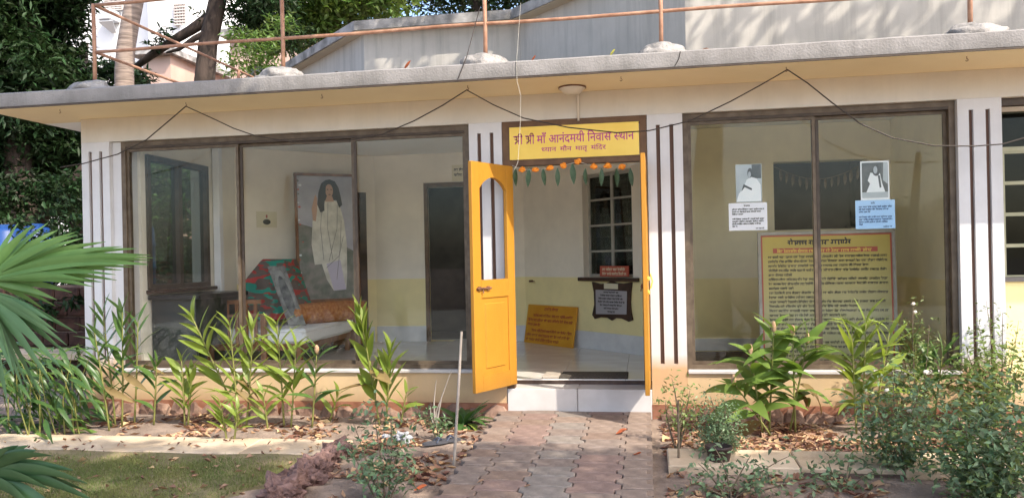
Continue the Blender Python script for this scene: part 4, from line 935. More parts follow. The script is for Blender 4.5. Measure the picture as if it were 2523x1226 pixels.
# ================================================================== TREES
def crown_pts(cl, dens, rng, shell=2.4):
    out = []
    for (x, y, z, r) in cl:
        n = int(dens*r*r); d = rng.normal(size=(n, 3)); d /= np.linalg.norm(d, axis=1)[:, None]
        rr = r*rng.random(n)**(1/shell); p = d*rr[:, None]; p[:, 2] *= .75
        lumpy = np.array([mn.noise(Vector(q)*1.1+Vector((x, y, z))) for q in p]); out.append((p+np.array([x, y, z]))[lumpy > -.22])
    return np.concatenate(out)
def foliage(name, P, L, W, m, parent, rng, droop=.3):
    V, Fc = leaf_cloud(P, L, W, rng, droop); o = Vector(V.mean(0)); return link(name, npmesh(name, V-np.array(o), Fc, m), parent, Matrix.Translation(o))
def tree(name, label, trunks, bark, cl, dens, L, W, m, group=None, seed=0, droop=.3, shell=2.4, P=None):
    rng = np.random.default_rng(seed); base = trunks[0][0][0]
    t = thing(name, label, 'tree', base, group); mb = MB()
    pts, rad = trunks[0]; mb.tube(pts, rad, 10); mb.build('trunk', bark, t, True)
    for pts, rad in trunks[1:]: MB().tube(pts, rad, 8).build('limb', bark, t, True)
    foliage('crown', crown_pts(cl, dens, rng, shell) if P is None else P, L, W, m, t, rng, droop); return t
def pxp(u, v, Y): return tuple(onY(u, v, Y))
def cl(u, v, Y, r): p = onY(u, v, Y); return (p.x, p.y, p.z, r)
gb = -.065
# dense dark tree filling the far left
b = onY(60, 560, 5.0)
tree('mango_tree', 'dense dark green mango tree at the left edge beyond the pavilion', [([(b.x, 5, gb), (b.x+.1, 5, 1.5), (b.x-.1, 5, 3.2), (b.x+.2, 5, 5.5)], [.3, .25, .22, .1]), ([(b.x, 5, 1.9), (b.x+1.2, 5.2, 3.2), (b.x+2.0, 5.4, 4.4)], [.13, .09, .04]), ([(b.x, 5, 2.2), (b.x-1.2, 4.7, 3.6), (b.x-1.8, 4.6, 4.8)], [.13, .09, .04])], 'barkd',
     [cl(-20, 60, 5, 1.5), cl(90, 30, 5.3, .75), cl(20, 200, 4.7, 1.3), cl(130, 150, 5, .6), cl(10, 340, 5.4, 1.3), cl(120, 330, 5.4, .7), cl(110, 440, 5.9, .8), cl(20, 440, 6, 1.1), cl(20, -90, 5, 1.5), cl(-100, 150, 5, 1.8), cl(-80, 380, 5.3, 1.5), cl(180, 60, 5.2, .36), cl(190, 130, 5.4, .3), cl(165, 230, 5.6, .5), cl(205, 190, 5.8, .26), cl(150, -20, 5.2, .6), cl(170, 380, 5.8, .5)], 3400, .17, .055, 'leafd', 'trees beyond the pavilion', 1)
b = onY(190, 500, 11)
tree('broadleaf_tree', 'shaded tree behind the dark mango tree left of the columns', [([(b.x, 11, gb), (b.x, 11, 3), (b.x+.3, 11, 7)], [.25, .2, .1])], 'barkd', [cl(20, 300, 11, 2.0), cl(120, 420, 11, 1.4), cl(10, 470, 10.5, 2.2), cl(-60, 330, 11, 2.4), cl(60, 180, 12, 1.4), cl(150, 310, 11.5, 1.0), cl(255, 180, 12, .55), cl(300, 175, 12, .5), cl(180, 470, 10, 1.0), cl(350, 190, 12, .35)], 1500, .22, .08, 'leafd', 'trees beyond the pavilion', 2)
# coconut trunk
b = onY(306, 180, 9.0); tp = [(b.x, 9, gb), (b.x, 9, 3.0)] + [pxp(u, v, 9.0) for u, v in ((306, 180), (310, 120), (320, 60), (332, 0), (348, -80), (362, -200))]
ct = thing('coconut_palm', 'pale ringed palm trunk rising behind the roof in front of apartments', 'palm', tp[0]); MB().tube(tp, [.27, .22, .2, .195, .19, .19, .18, .16], 12).build('trunk', 'barkp', ct, True)
pm = leaf_strip(2.6, .5, .2, .7, 0, 8, .5).mesh('coconut_frond', 'leafm')
for k in range(9): link('frond', pm, ct, aim(Vector(tp[-1]), (math.cos(k*.7), math.sin(k*.7), .5)))
# dark leaning trunk with branches
Y = 7.0; tk = [(onY(498, 260, Y).x, Y, gb)] + [pxp(u, v, Y) for u, v in ((498, 260), (506, 180), (512, 110), (528, 40), (545, -40), (565, -160))]
br1 = [pxp(u, v, Y+.1) for u, v in ((515, 45), (470, 75), (420, 105), (375, 135), (335, 165))]; br2 = [pxp(u, v, Y-.1) for u, v in ((512, 80), (480, 95), (440, 122), (410, 130))]
tree('leaning_tree', 'dark leaning tree trunk with a long side branch behind the railing', [(tk, [.24, .21, .19, .18, .17, .16, .12]), (br1, [.12, .1, .085, .08, .06]), (br2, [.07, .06, .04, .02])], 'barkd',
     [cl(410, 85, 6.9, .22), cl(440, 62, 6.9, .2), cl(380, 110, 6.9, .15), cl(480, 40, 7, .25), cl(640, -20, 7, .8), cl(600, 30, 7.2, .5), cl(660, 20, 7.4, .7), cl(600, -140, 7, 1.3), cl(640, 70, 7.6, .55), cl(720, 90, 8, .5)], 1700, .16, .045, 'leafd', 'trees beyond the pavilion', 3)
b = onY(760, 60, 8.5)
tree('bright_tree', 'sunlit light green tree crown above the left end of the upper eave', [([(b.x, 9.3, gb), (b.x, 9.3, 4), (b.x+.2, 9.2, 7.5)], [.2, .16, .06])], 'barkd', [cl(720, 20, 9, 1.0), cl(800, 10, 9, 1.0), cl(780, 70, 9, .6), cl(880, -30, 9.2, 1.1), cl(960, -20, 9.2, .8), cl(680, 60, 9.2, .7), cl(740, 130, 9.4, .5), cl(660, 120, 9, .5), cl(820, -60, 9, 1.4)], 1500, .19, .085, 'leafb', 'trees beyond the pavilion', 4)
b = onY(620, 150, 4.5)
tree('young_tree', 'young yellow green sapling showing above the roof beside the leaning trunk', [([(b.x, 4.6, gb), (b.x, 4.6, 2.5), (b.x+.05, 4.5, 4.4)], [.06, .05, .02])], 'bark', [cl(600, 160, 4.5, .38), cl(640, 110, 4.5, .36), cl(655, 165, 4.7, .3), cl(590, 90, 4.7, .25), cl(690, 60, 4.8, .28)], 2200, .13, .03, 'leafb', 'trees beyond the pavilion', 5)
b = onY(1150, -20, 11)
tree('far_tree', 'dark tree tops just above the middle of the upper eave', [([(b.x, 12, gb), (b.x, 12, 5), (b.x, 12, 8)], [.25, .2, .1])], 'barkd', [cl(1050, -20, 12, 1.1), cl(1150, -30, 12, 1.2), cl(1260, -50, 12, 1.3), cl(1350, -60, 12, 1.3), cl(960, -60, 12, 1.5)], 1200, .2, .07, 'leafd', 'trees beyond the pavilion', 6)

# trees that stand in the garden behind the viewer and shade the foreground
def canopy(rng, n, x0, x1, y0, y1, za, zb, keep):
    out = []
    while len(out) < n:
        m_ = 4000; x7 = rng.uniform(x0, x1, m_); y7 = rng.uniform(y0, y1, m_); z = rng.uniform(za, zb, m_)
        for a, c, zz in zip(x7, y7, z):
            if keep(a, c, zz): out.append((a+1.38/1.85*(zz-7), c-(zz-7)/1.85, zz))
    return np.array(out[:n])
def nz(a, c, s, k): return mn.noise(Vector((a*s, c*s, k)))
rg = np.random.default_rng(41)
P1 = canopy(rg, 12500, -6, 5.5, -7.3, -4.5, 6.2, 9.0, lambda a, c, z: c < -4.95+.22*nz(a, 0, 1.3, 2)+.12*nz(a, c, 4, 1) and nz(a, c, 1.6, 4) > -.42)
tree('shade_tree', 'broad shade tree behind the viewer whose shadow covers the lawn and path', [([(1.5, -11, gb-.4), (1.4, -11, 3), (1.6, -10.5, 6.5)], [.4, .33, .2]), ([(1.5, -10.9, 4), (-1, -9, 6.8)], [.18, .08]), ([(1.5, -10.8, 4.5), (3.6, -8.5, 7)], [.16, .07])], 'bark', None, 0, .17, .085, 'leafc', None, 51, P=P1)
P2 = canopy(rg, 8500, 5.2, 11, -7.3, -4.5, 6.2, 9.0, lambda a, c, z: c < -5.0+.25*nz(a, 0, 1.3, 2)+.12*nz(a, c, 4, 1) and nz(a, c, 1.6, 4) > -.38)
tree('shade_tree', 'second shade tree right of the viewer whose shadow covers the right shrubs', [([(9, -9, gb-.4), (9, -9, 3), (9.2, -8.6, 6.5)], [.36, .3, .18]), ([(9, -9, 4.2), (7, -7.5, 7)], [.15, .07])], 'bark', None, 0, .17, .085, 'leafc', None, 52, P=P2)
P3 = canopy(rg, 6000, -3.4, .0, -4.1, -2.0, 6.6, 8.6, lambda a, c, z: a < -.15+.22*nz(0, c, 1.5, 3)+.12*nz(a, c, 4, 1) and nz(a, c, 1.8, 6) > -.35)
tree('shade_tree', 'shade tree left of the viewer whose shadow covers the left roof edge', [([(-8.5, -4.5, gb-.2), (-8.4, -4.4, 3), (-7.2, -4, 6.5)], [.32, .26, .15]), ([(-8.4, -4.4, 4), (-5.5, -3.4, 7)], [.14, .06])], 'bark', None, 0, .17, .085, 'leafc', None, 53, P=P3)
P4 = canopy(rg, 11000, -3.5, 7.5, -1.9, 2.4, 7.0, 9.0, lambda a, c, z: c > -1.75+.2*nz(a, 0, 1.5, 8) and nz(a, c, 2.6, 9) > -.14)
tree('shade_tree', 'shade tree beyond the right end whose leaves dapple the upper wall', [([(9.5, 1.5, gb), (9.4, 1.5, 3.5), (8, 1.4, 7.2)], [.35, .3, .16]), ([(9.4, 1.5, 4.5), (4, 1.0, 7.8)], [.16, .06])], 'bark', None, 0, .17, .085, 'leafc', None, 54, P=P4)
for k, (x, y) in enumerate(((-15, -24), (-3, -27), (10, -25))):  # unseen low trees added behind the viewer to darken window reflections
    tree('reflection_tree', ('unseen tree added behind the viewer for window reflections, to the left', 'unseen tree added directly behind the viewer for window reflections', 'unseen tree added behind the viewer for window reflections, to the right')[k], [([(x, y, -.63), (x, y, 2), (x+.3, y, 5)], [.25, .2, .1])], 'bark', [(x+random.uniform(-2, 2), y+random.uniform(-1, 1), random.uniform(.8, 2.6), random.uniform(1.0, 1.6)) for _ in range(9)], 420, .3, .14, 'leafm', None, 60+k)

# ================================================================== FAR BUILDINGS
Y = 26.0
ap = thing('apartment_block', 'white apartment block with grilled windows far behind the left trees', 'building', (-21, 30, gb))
x0 = onY(235, 100, Y).x; x1 = onY(545, 100, Y).x; MB().box(x0-6, x1, Y, Y+10, gb, 30).build('wall', 'apt', ap); MB().box(onY(405, 50, Y).x, onY(480, 50, Y).x, Y-1.2, Y-.01, gb, 30).build('bay', 'apt', ap)
def grillwin(u0, v0, u1, v1, Yp):
    a = onY(u0, v0, Yp); c = onY(u1, v1, Yp); f = MB().box(a.x, c.x, Yp-.06, Yp-.01, c.z, a.z).build('window', 'pane_bg', ap)
    mb = MB(); W_ = c.x-a.x; H_ = a.z-c.z
    for k in range(5): xx = a.x+W_*k/4; mb.box(xx-.035, xx+.035, Yp-.13, Yp-.062, c.z, a.z)
    for k in range(8): zz = c.z+H_*k/7; mb.box(a.x, c.x, Yp-.16, Yp-.132, zz-.03, zz+.03)
    mb.build('grille', 'grille', f)
grillwin(433, 14, 461, 62, Y-1.2); grillwin(434, 155, 466, 200, Y-1.2); grillwin(520, 150, 541, 196, Y); grillwin(262, -6, 305, 26, Y); grillwin(380, 60, 400, 110, Y)
a = onY(252, 28, Y-.4); c = onY(283, 52, Y-.4); acu = thing('air_conditioner', 'grey air conditioner box on the white apartment wall', 'air conditioner', (a.x, Y-.4, c.z)); MB().bbox(a.x, c.x, Y-.75, Y-.02, c.z, a.z, .03).build('casing', 'acgrey', acu)
e = onY(286, 72, Y-.4); MB().add([(a.x, Y-.7, c.z-.03), (c.x+.1, Y-.7, c.z-.03), (c.x-.2, Y-.05, e.z), (a.x+.2, Y-.05, e.z), (a.x, Y-.7, c.z-.09), (c.x+.1, Y-.7, c.z-.09), (c.x-.2, Y-.05, e.z-.06), (a.x+.2, Y-.05, e.z-.06)], [(0, 1, 2, 3), (7, 6, 5, 4), (0, 4, 5, 1), (1, 5, 6, 2), (2, 6, 7, 3), (3, 7, 4, 0)]).build('bracket', 'acgrey', acu)
ph = thing('pink_house', 'pinkish plastered house behind the trees left of the upper storey', 'building', (-11, 15, gb))
x0 = onY(352, 150, 15).x; x1 = onY(420, 150, 15).x; MB().box(x0, x1, 15, 19, gb, onY(390, 138, 15).z).build('wall', 'aptp', ph); x2 = onY(545, 100, 15).x; x3 = onY(760, 100, 15).x; MB().box(x2, x3, 15.5, 19, gb, onY(600, 92, 15.5).z).build('wall', 'aptp', ph)
MB().box(x0-.3, x1+.2, 14.7, 19, onY(390, 138, 15).z+.001, onY(390, 138, 15).z+.18).build('roof', 'eave', ph); MB().box(x2-.2, x3, 15.2, 19, onY(600, 92, 15.5).z+.001, onY(600, 92, 15.5).z+.2).build('roof', 'eave', ph)
MB().box(x2+.6, x2+1.3, 15.43, 15.49, 6.2, 7.3).build('window', 'pane_bg', ph)

# yard at the far left: laterite wall, plinth, drums, tarpaulin heap
lw = thing('laterite_wall', 'low dark red laterite wall left of the first column', 'wall', (-7.6, 2.1, gb)); MB().box(-10.4, -5.9, 2.02, 2.2, gb, 1.12).build('core', 'mortar', lw)
bmes = [MB().bbox(0, .34, 0, .06, 0, .17, .015).mesh('laterite_block', 'brick') for _ in range(1)]
for r in range(6):
    for c in range(13):
        xx = -10.4+c*.355+(.17 if r % 2 else 0)
        if xx > -6.25: continue
        link('brick', bmes[0], lw, Matrix.Translation((xx, 1.975+RNG.uniform(-.012, .012), gb+.04+r*.19)))
tag(MB().bbox(-10.4, -5.95, 1.2, 1.7, .28, .36, .01).build('stone_bench', 'slab'), 'pale stone bench slab in front of the laterite wall', 'bench'); 
for x in (-9.5, -7.8, -6.3):
    o = MB().box(x, x+.2, 1.25, 1.65, gb-.02, .279).build('leg', 'mortar', bpy.data.objects['stone_bench'])
ts = thing('tank_stand', 'dark masonry platform under the blue drums', 'platform', (-9, 3.2, gb)); MB().bbox(-11, -6.6, 2.6, 3.9, gb, 1.0, .02).build('block', 'mortar', ts)
for k, (u, lab) in enumerate(((15, 'blue plastic drum half hidden behind the palm at the left edge'), (86, 'blue plastic drum standing right of the drum at the left edge'), (338, 'blue plastic drum seen through the side window of the left room'))):
    p = onY(u, 560, 3.0); d = thing('plastic_drum', lab, 'drum', (p.x, 3.0, 1.0), 'blue drums on the platform'); h = 1.0+.0*k
    MB().lathe([(.2, 0), (.22, .02), (.225, .3), (.24, .32), (.225, .34), (.225, .62), (.24, .64), (.225, .66), (.215, .86), (.17, .92)], (p.x, 3.0, 1.001), 20).build('body', 'drum', d, True); MB().lathe([(.12, 0), (.12, .05)], (p.x, 3.0, 1.922), 14).build('lid', 'drum', d)
tree('dark_bush', 'dark leafy bush around the blue drums left of the first column', [([(-7.6, 3.4, gb), (-7.6, 3.4, .8), (-7.5, 3.4, 1.6)], [.05, .04, .02])], 'barkd', [cl(150, 520, 3.4, .42), cl(120, 480, 4.2, .5), cl(60, 470, 4.2, .55), cl(180, 600, 2.7, .35), cl(150, 650, 2.6, .3), cl(60, 640, 2.6, .35), cl(5, 500, 4, .5), cl(190, 460, 4.2, .4), cl(40, 745, 1.8, .16), cl(115, 765, 1.8, .15), cl(175, 740, 1.8, .13), cl(150, 700, 2.45, .2), cl(90, 700, 2.45, .22), cl(30, 700, 2.45, .25), cl(190, 690, 2.5, .14), cl(45, 545, 2.55, .16), cl(100, 585, 2.5, .2)], 2600, .12, .05, 'leafd', None, 33)

tree('yard_bush', 'tall dark bush outside seen through the side window of the left room', [([(-10.2, 7, gb), (-10.2, 7, 1.2), (-10.1, 7, 2.4)], [.09, .07, .03])], 'barkd', [cl(u_, v_, 7, 1.0) for u_ in (270, 350, 430, 500) for v_ in (430, 530, 640)], 1500, .15, .06, 'leafm', None, 34)
# ================================================================== PLANTS
GM = {}
def gleaf(L, W, droop, m):
    k = (L, W, droop, m)
    if k not in GM: GM[k] = leaf_strip(L, W, .28, droop, 0, 8, .38).mesh('blade', m, True)
    return GM[k]
def ginger(label, stems, L=.24, W=.05, m='ginger', group=None, bud=None, seed=0, name='ginger_plant', b0=-.06, spread=1.0, dro=(.12, .28, .5), jit=.35):
    rng = np.random.default_rng(seed); q = onG(*stems[0][0], b0); t = thing(name, label, 'plant', (q.x, q.y, zg(q.y, b0)), group)
    W = round(W*1.08, 4)
    for (bu, tu, nl, az) in stems:
        nl = int(nl*1.25)
        p0 = onG(*bu, b0); p0.z -= .03; p1 = onY(tu[0], tu[1], p0.y-.06); ln = (p1-p0).length
        side = Vector((math.cos(az), math.sin(az), 0)); bow = Vector((0, -.05, 0))*ln
        pts = [p0+(p1-p0)*s+bow*math.sin(math.pi*s*.5)*s for s in np.linspace(0, .93, 8)]
        MB().tube(pts, [.0085, .0085, .008, .0075, .007, .006, .005, .003], 6).build('stem', 'gstem', t, True)
        for k in range(nl):
            s = .22+.76*(k+.5)/nl+rng.uniform(-.02, .02); i = min(6, int(s/.93*7)); f_ = s/.93*7-i; p = pts[i].lerp(pts[min(7, i+1)], min(1, f_))
            up = (p1-p0).normalized(); op = spread*math.radians(50-34*s+rng.uniform(-10, 10)); sg = 1 if k % 2 else -1
            sd = (side*sg + Vector((rng.uniform(-jit, jit), rng.uniform(-jit*1.3, jit*.8), 0))).normalized()
            d = up*math.cos(op)+sd*math.sin(op); sz = (.72+.5*math.sin(math.pi*min(1, s*1.05)))*rng.uniform(.85, 1.15)
            dry = rng.random() < .07 and s < .6
            if rng.random() < .12 or dry: d.z -= .5+.5*dry
            link('leaf', gleaf(L, W, dro[rng.integers(3)], 'dryg' if dry else m), t, aim(p, d, Vector((-sd.x*.6, -sd.y*.6-.35, .8)), sz, rng.uniform(-.5, .5)))
        if bud: lump(Vector(pts[-1])+Vector((0, 0, .02)), .02, seed, (1, 1, 2.1), 2, .3).build('bud', bud, t)
    return t
GG = 'ginger plants in the left bed'
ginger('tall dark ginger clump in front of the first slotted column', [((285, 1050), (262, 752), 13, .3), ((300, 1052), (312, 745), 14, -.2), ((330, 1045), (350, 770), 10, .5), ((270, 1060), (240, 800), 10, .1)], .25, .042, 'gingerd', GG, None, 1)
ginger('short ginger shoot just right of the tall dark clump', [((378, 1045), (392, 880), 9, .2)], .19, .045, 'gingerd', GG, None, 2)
ginger('ginger shoot below the first window sill with spread leaves', [((455, 1045), (452, 872), 10, .2), ((462, 1046), (478, 900), 7, -.4)], .2, .05, 'ginger', GG, None, 3)
ginger('pale ginger stem leaning left with a leaf tip above the sill', [((600, 1050), (470, 752), 15, .1)], .25, .055, 'ginger', GG, None, 4)
ginger('bright upright ginger pair in the middle of the left bed', [((588, 1052), (572, 782), 14, .4), ((606, 1050), (632, 790), 12, -.1)], .25, .048, 'ginger', GG, None, 5)
ginger('slender yellow green ginger stem in front of the bed post', [((700, 1048), (688, 782), 15, .2), ((716, 1050), (735, 838), 9, -.3)], .24, .046, 'ginger', GG, None, 6)
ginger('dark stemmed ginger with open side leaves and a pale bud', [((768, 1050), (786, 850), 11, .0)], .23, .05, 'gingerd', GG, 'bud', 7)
ginger('broad leaved ginger with tall upright tip before the third pane', [((936, 1046), (890, 752), 17, .1), ((950, 1046), (965, 850), 11, .3)], .24, .078, 'ginger', GG, None, 8, spread=.5, dro=(.05, .12, .3))
ginger('small yellowing ginger shoot right of the pale bud', [((810, 1035), (840, 955), 6, .2), ((660, 1055), (650, 960), 6, .2)], .17, .04, 'ginger', GG, None, 9)
ginger('low bushy ginger tuft at the edge of the concrete slab', [((560, 1085), (545, 985), 9, .3), ((575, 1086), (590, 1000), 8, -.3)], .17, .036, 'ginger', GG, None, 10)
ginger('small ginger sprout beside the left leaf of the yellow door', [((985, 1046), (1005, 955), 7, .2)], .16, .035, 'ginger', GG, None, 11)
G2 = 'ginger clumps under the right window'
ginger('broad leaved ginger clump with brown buds under the right window', [((1880, 1062), (1845, 850), 12, .1), ((1895, 1060), (1905, 790), 13, .3), ((1945, 1058), (1990, 820), 12, -.2), ((1960, 1060), (1950, 800), 11, .4), ((1900, 1064), (1800, 930), 8, 0)], .28, .078, 'gingerm', G2, 'bud', 12, b0=-.03, spread=1.25, dro=(.3, .7, 1.0), jit=.8)
ginger('narrow leaved ginger clump right of the window mullion', [((2110, 1058), (2095, 800), 13, .2), ((2125, 1060), (2130, 775), 13, -.3), ((2150, 1056), (2190, 800), 12, .1)], .30, .046, 'ginger', G2, None, 13, b0=-.03, spread=1.15, dro=(.1, .4, .8), jit=.6)
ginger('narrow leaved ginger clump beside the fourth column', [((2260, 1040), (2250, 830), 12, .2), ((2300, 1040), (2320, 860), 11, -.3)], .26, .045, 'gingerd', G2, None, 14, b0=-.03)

# low bushy bamboo grass at the left edge
bg = thing('bamboo_grass', 'arching bamboo like grass clump left of the first column', 'plant', tuple(onG(140, 1060))); rng = np.random.default_rng(70)
for k in range(290):
    u = rng.uniform(-40, 232); v = rng.uniform(845, 1078); base = onG(u*.9+20, rng.uniform(1045, 1085)); p = onY(u, v, base.y+rng.uniform(-.15, .3))
    a = rng.uniform(-1, 4.1); d = Vector((math.cos(a), math.sin(a)*.6-.3, rng.uniform(-.6, .35)))
    link('leaf', gleaf(.27, .034, [.45, .8][k % 2], 'gingerk' if rng.random() < .72 else 'gingerm'), bg, aim(p, d, Vector((rng.uniform(-.4, .4), -.4, 1)), rng.uniform(.7, 1.3)))
for k in range(16):
    base = onG(rng.uniform(20, 215), rng.uniform(1050, 1080)); MB().tube([base-Vector((0, 0, .04)), base+Vector((rng.uniform(-.1, .1), -.03, .3)), base+Vector((rng.uniform(-.25, .25), -.1, rng.uniform(.5, .75)))], [.006, .005, .002], 5).build('stem', 'gstem', bg)

# fan palm at the left edge
fp = thing('fan_palm', 'fan palm with broad split fronds at the left edge of the picture', 'palm', (-4.75, -2.35, zg(-2.35)))
MB().tube([(-4.75, -2.35, zg(-2.35)-.05), (-4.74, -2.35, .1), (-4.72, -2.34, .35)], [.11, .1, .08], 10).build('trunk', 'barkp', fp, True)
def fan(hub, tips, Yt, m, W, seed, bow=.05):
    H = Vector(hub); rng = np.random.default_rng(seed)
    MB().tube([(-4.72, -2.34, .3), Vector((-4.72, -2.34, .3)).lerp(H, .6)+Vector((0, 0, .05)), H], [.018, .014, .012], 8).build('petiole', 'gstem', fp, True)
    tt = []
    for k_ in range(len(tips)): tt.append(tips[k_]); q_ = tips[(k_+1) % len(tips)]; (k_+1 < len(tips) and math.hypot(q_[0]-tips[k_][0], q_[1]-tips[k_][1]) < 140) and tt.append(((tips[k_][0]+q_[0])/2+rng.uniform(-12, 12), (tips[k_][1]+q_[1])/2+rng.uniform(-6, 6)))
    for (u, v) in tt:
        T = onY(u, v, Yt+rng.uniform(-.12, .12)); d = T-H; Ls = d.length; mb = MB(); n = 10
        side = d.cross(Vector((0, 1, .0))).normalized(); nr = side.cross(d).normalized()
        if nr.y > 0: nr = -nr
        tw = rng.uniform(-.5, .5); side = (side*math.cos(tw)+nr*math.sin(tw)).normalized(); nr = side.cross(d).normalized()
        for i in range(n+1):
            t_ = i/n; wv = W*(.25+.75*math.sin(min(1, t_/.45)*math.pi/2)) if t_ < .45 else W*max(.02, (1-(t_-.45)/.55))**.75
            c = H+d*t_+Vector((0, 0, bow*Ls*math.sin(math.pi*t_)))
            mb.v += [tuple(c-side*wv+nr*wv*.28), tuple(c), tuple(c+side*wv+nr*wv*.28)]
        for i in range(n): a = i*3; mb.f += [(a, a+3, a+4, a+1), (a+1, a+4, a+5, a+2)]
        mb.build('segment', m, fp, True)
h1 = onY(-40, 690, -2.3)
fan(h1, [(45, 548), (118, 549), (185, 572), (205, 586), (300, 607), (372, 628), (370, 641), (365, 652), (300, 665), (288, 690), (230, 706), (215, 690), (140, 738), (112, 764)], -2.2, 'palmg', .029, 1)
h2 = onY(-50, 715, -2.45)
fan(h2, [(130, 790), (165, 850), (150, 905), (105, 985), (60, 965), (20, 880), (190, 820), (20, 1000)], -2.5, 'palmd', .031, 2, .03)
h3 = onY(-60, 1175, -2.75)
fan(h3, [(245, 1240), (215, 1190), (130, 1122), (70, 1096), (20, 1105), (180, 1290), (90, 1260), (160, 1150)], -2.75, 'palmk', .038, 3, .08)

# shrubs
def shrub(name, label, base, tips, m, n, L, W, spread, cat='shrub', group=None, seed=0, stem='twig', sr=.006, flowers=(), low=.25, zb=-.06):
    rng = np.random.default_rng(seed); b0 = onG(*base, zb); t = thing(name, label, cat, (b0.x, b0.y, zg(b0.y, zb)), group); P = []
    for (u, v, dy) in tips:
        T = onY(u, v, b0.y+dy); mid = b0.lerp(T, .5)+Vector((rng.uniform(-.05, .05), rng.uniform(-.05, .05), .03)); s0 = b0+Vector((rng.uniform(-.03, .03), rng.uniform(-.03, .03), -.03))
        pts = []
        for k in range(7): s = k/6; pts.append(s0*(1-s)**2+mid*2*s*(1-s)+T*s**2)
        MB().tube(pts, [sr, sr, sr*.9, sr*.8, sr*.65, sr*.5, sr*.25], 5).build('stem', stem, t, True)
        for _ in range(n):
            s = low+(1-low)*rng.random()**.8; i = min(5, int(s*6)); p = pts[i].lerp(pts[i+1], s*6-i); P.append(p+Vector(rng.normal(0, spread*(.5+.7*s), 3)))
    P = P + [p+Vector(rng.normal(0, spread*.6, 3)) for p in P[::2]]
    if m == 'rose' and len(P) > 900 and cat == 'shrub':
        P2_ = P[::4]; P = [p for k_, p in enumerate(P) if k_ % 4]; foliage('young_foliage', np.array([tuple(p) for p in P2_]), L*.9, W, 'shrub', t, rng, .1)
    foliage('foliage', np.array([tuple(p) for p in P]), L, W, m, t, rng, .1)
    for (u, v, dy) in flowers: lump(onY(u, v, b0.y+dy), .015, seed, (1, 1, .8), 2, .5).build('flower', 'petal', t)
    return t
SG = 'leafy shrubs at the right'
shrub('garden_shrub', 'bushy small leaved shrub at the lower right corner', (2440, 1235), [(2350, 1000, .1), (2420, 970, .2), (2500, 985, .1), (2560, 1000, 0), (2380, 1050, -.2), (2480, 1060, -.2), (2300, 1040, 0), (2540, 1110, -.2), (2420, 1140, -.3), (2330, 1130, -.2), (2500, 1180, -.25)], 'rose', 190, .058, .024, .085, 'shrub', SG, 1, low=.15)
shrub('garden_shrub', 'grey green shrub left of the corner shrub with white flowers', (2220, 1175), [(2130, 960, .2), (2200, 900, .3), (2270, 930, .2), (2180, 1040, 0), (2250, 1060, 0), (2110, 1050, .1), (2300, 990, .2)], 'rose', 165, .052, .021, .075, 'shrub', SG, 2, flowers=((2280, 915, .2), (2240, 1010, .1), (2185, 960, .1)), low=.15)
shrub('garden_shrub', 'tall sparse shrub with pale flower heads before the right window', (2260, 1060), [(2250, 745, .05), (2210, 800, .1), (2290, 800, 0), (2240, 860, .1), (2310, 880, 0), (2180, 850, .1)], 'shrub', 75, .042, .015, .055, 'shrub', SG, 3, flowers=((2250, 748, .05), (2254, 768, .05)), low=.3)
shrub('garden_shrub', 'sunlit yellow green shrub in front of the fourth column', (2430, 1070), [(2380, 860, 0), (2440, 840, .1), (2490, 850, 0), (2410, 920, -.1), (2470, 930, -.1), (2520, 890, 0), (2350, 930, 0)], 'shrub', 120, .06, .026, .07, 'shrub', SG, 4, low=.2)
shrub('garden_shrub', 'airy shrub with fine sprays against the fourth column', (2460, 1050), [(2430, 740, 0), (2410, 800, .05), (2470, 770, 0), (2510, 790, .05), (2495, 840, 0)], 'shrub', 45, .035, .013, .045, 'shrub', SG, 5, low=.45)
shrub('rose_bush', 'small dark rose bush between stone border and paved path', (945, 1245), [(870, 1040, .3), (920, 1010, .35), (960, 1000, .3), (1000, 1060, .2), (890, 1110, .1), (970, 1120, .1), (1010, 1150, 0), (850, 1080, .3), (930, 1170, 0)], 'rose', 42, .05, .026, .05, 'shrub', None, 6)
shrub('rose_bush', 'thin rose sprig behind the bamboo stick by the path', (1080, 1085), [(1060, 1020, 0), (1100, 1030, .05), (1035, 1010, .1)], 'rose', 26, .045, .024, .03, 'shrub', None, 7)
shrub('rose_bush', 'low dark rose sprigs at the lower right of the path', (1800, 1225), [(1720, 1140, .1), (1760, 1100, .2), (1850, 1120, .1), (1880, 1170, 0), (1700, 1190, 0), (1950, 1120, .2), (1990, 1180, 0)], 'rose', 34, .048, .024, .05, 'shrub', None, 8)
shrub('rose_bush', 'low leafy sprigs below the right slab edge', (2080, 1215), [(2040, 1130, .1), (2100, 1110, .2), (2150, 1160, 0), (2010, 1170, 0)], 'rose', 34, .048, .024, .05, 'shrub', None, 12)
sp_ = shrub('sapling', 'slim sapling tied beside a stake right of the door step', (1672, 1110), [(1655, 930, 0), (1700, 960, .05), (1640, 985, 0), (1685, 985, -.05), (1720, 1000, 0), (1670, 1040, 0)], 'shrub', 40, .04, .016, .04, 'sapling', None, 9, low=.5, sr=.008)
a = onG(1672, 1145); tp_ = onY(1671, 985, a.y); tag(MB().tube([a-Vector((0, 0, .05)), tp_], [.009, .007], 8).build('wooden_stake', 'twig'), 'short wooden stake beside the slim sapling', 'stake')
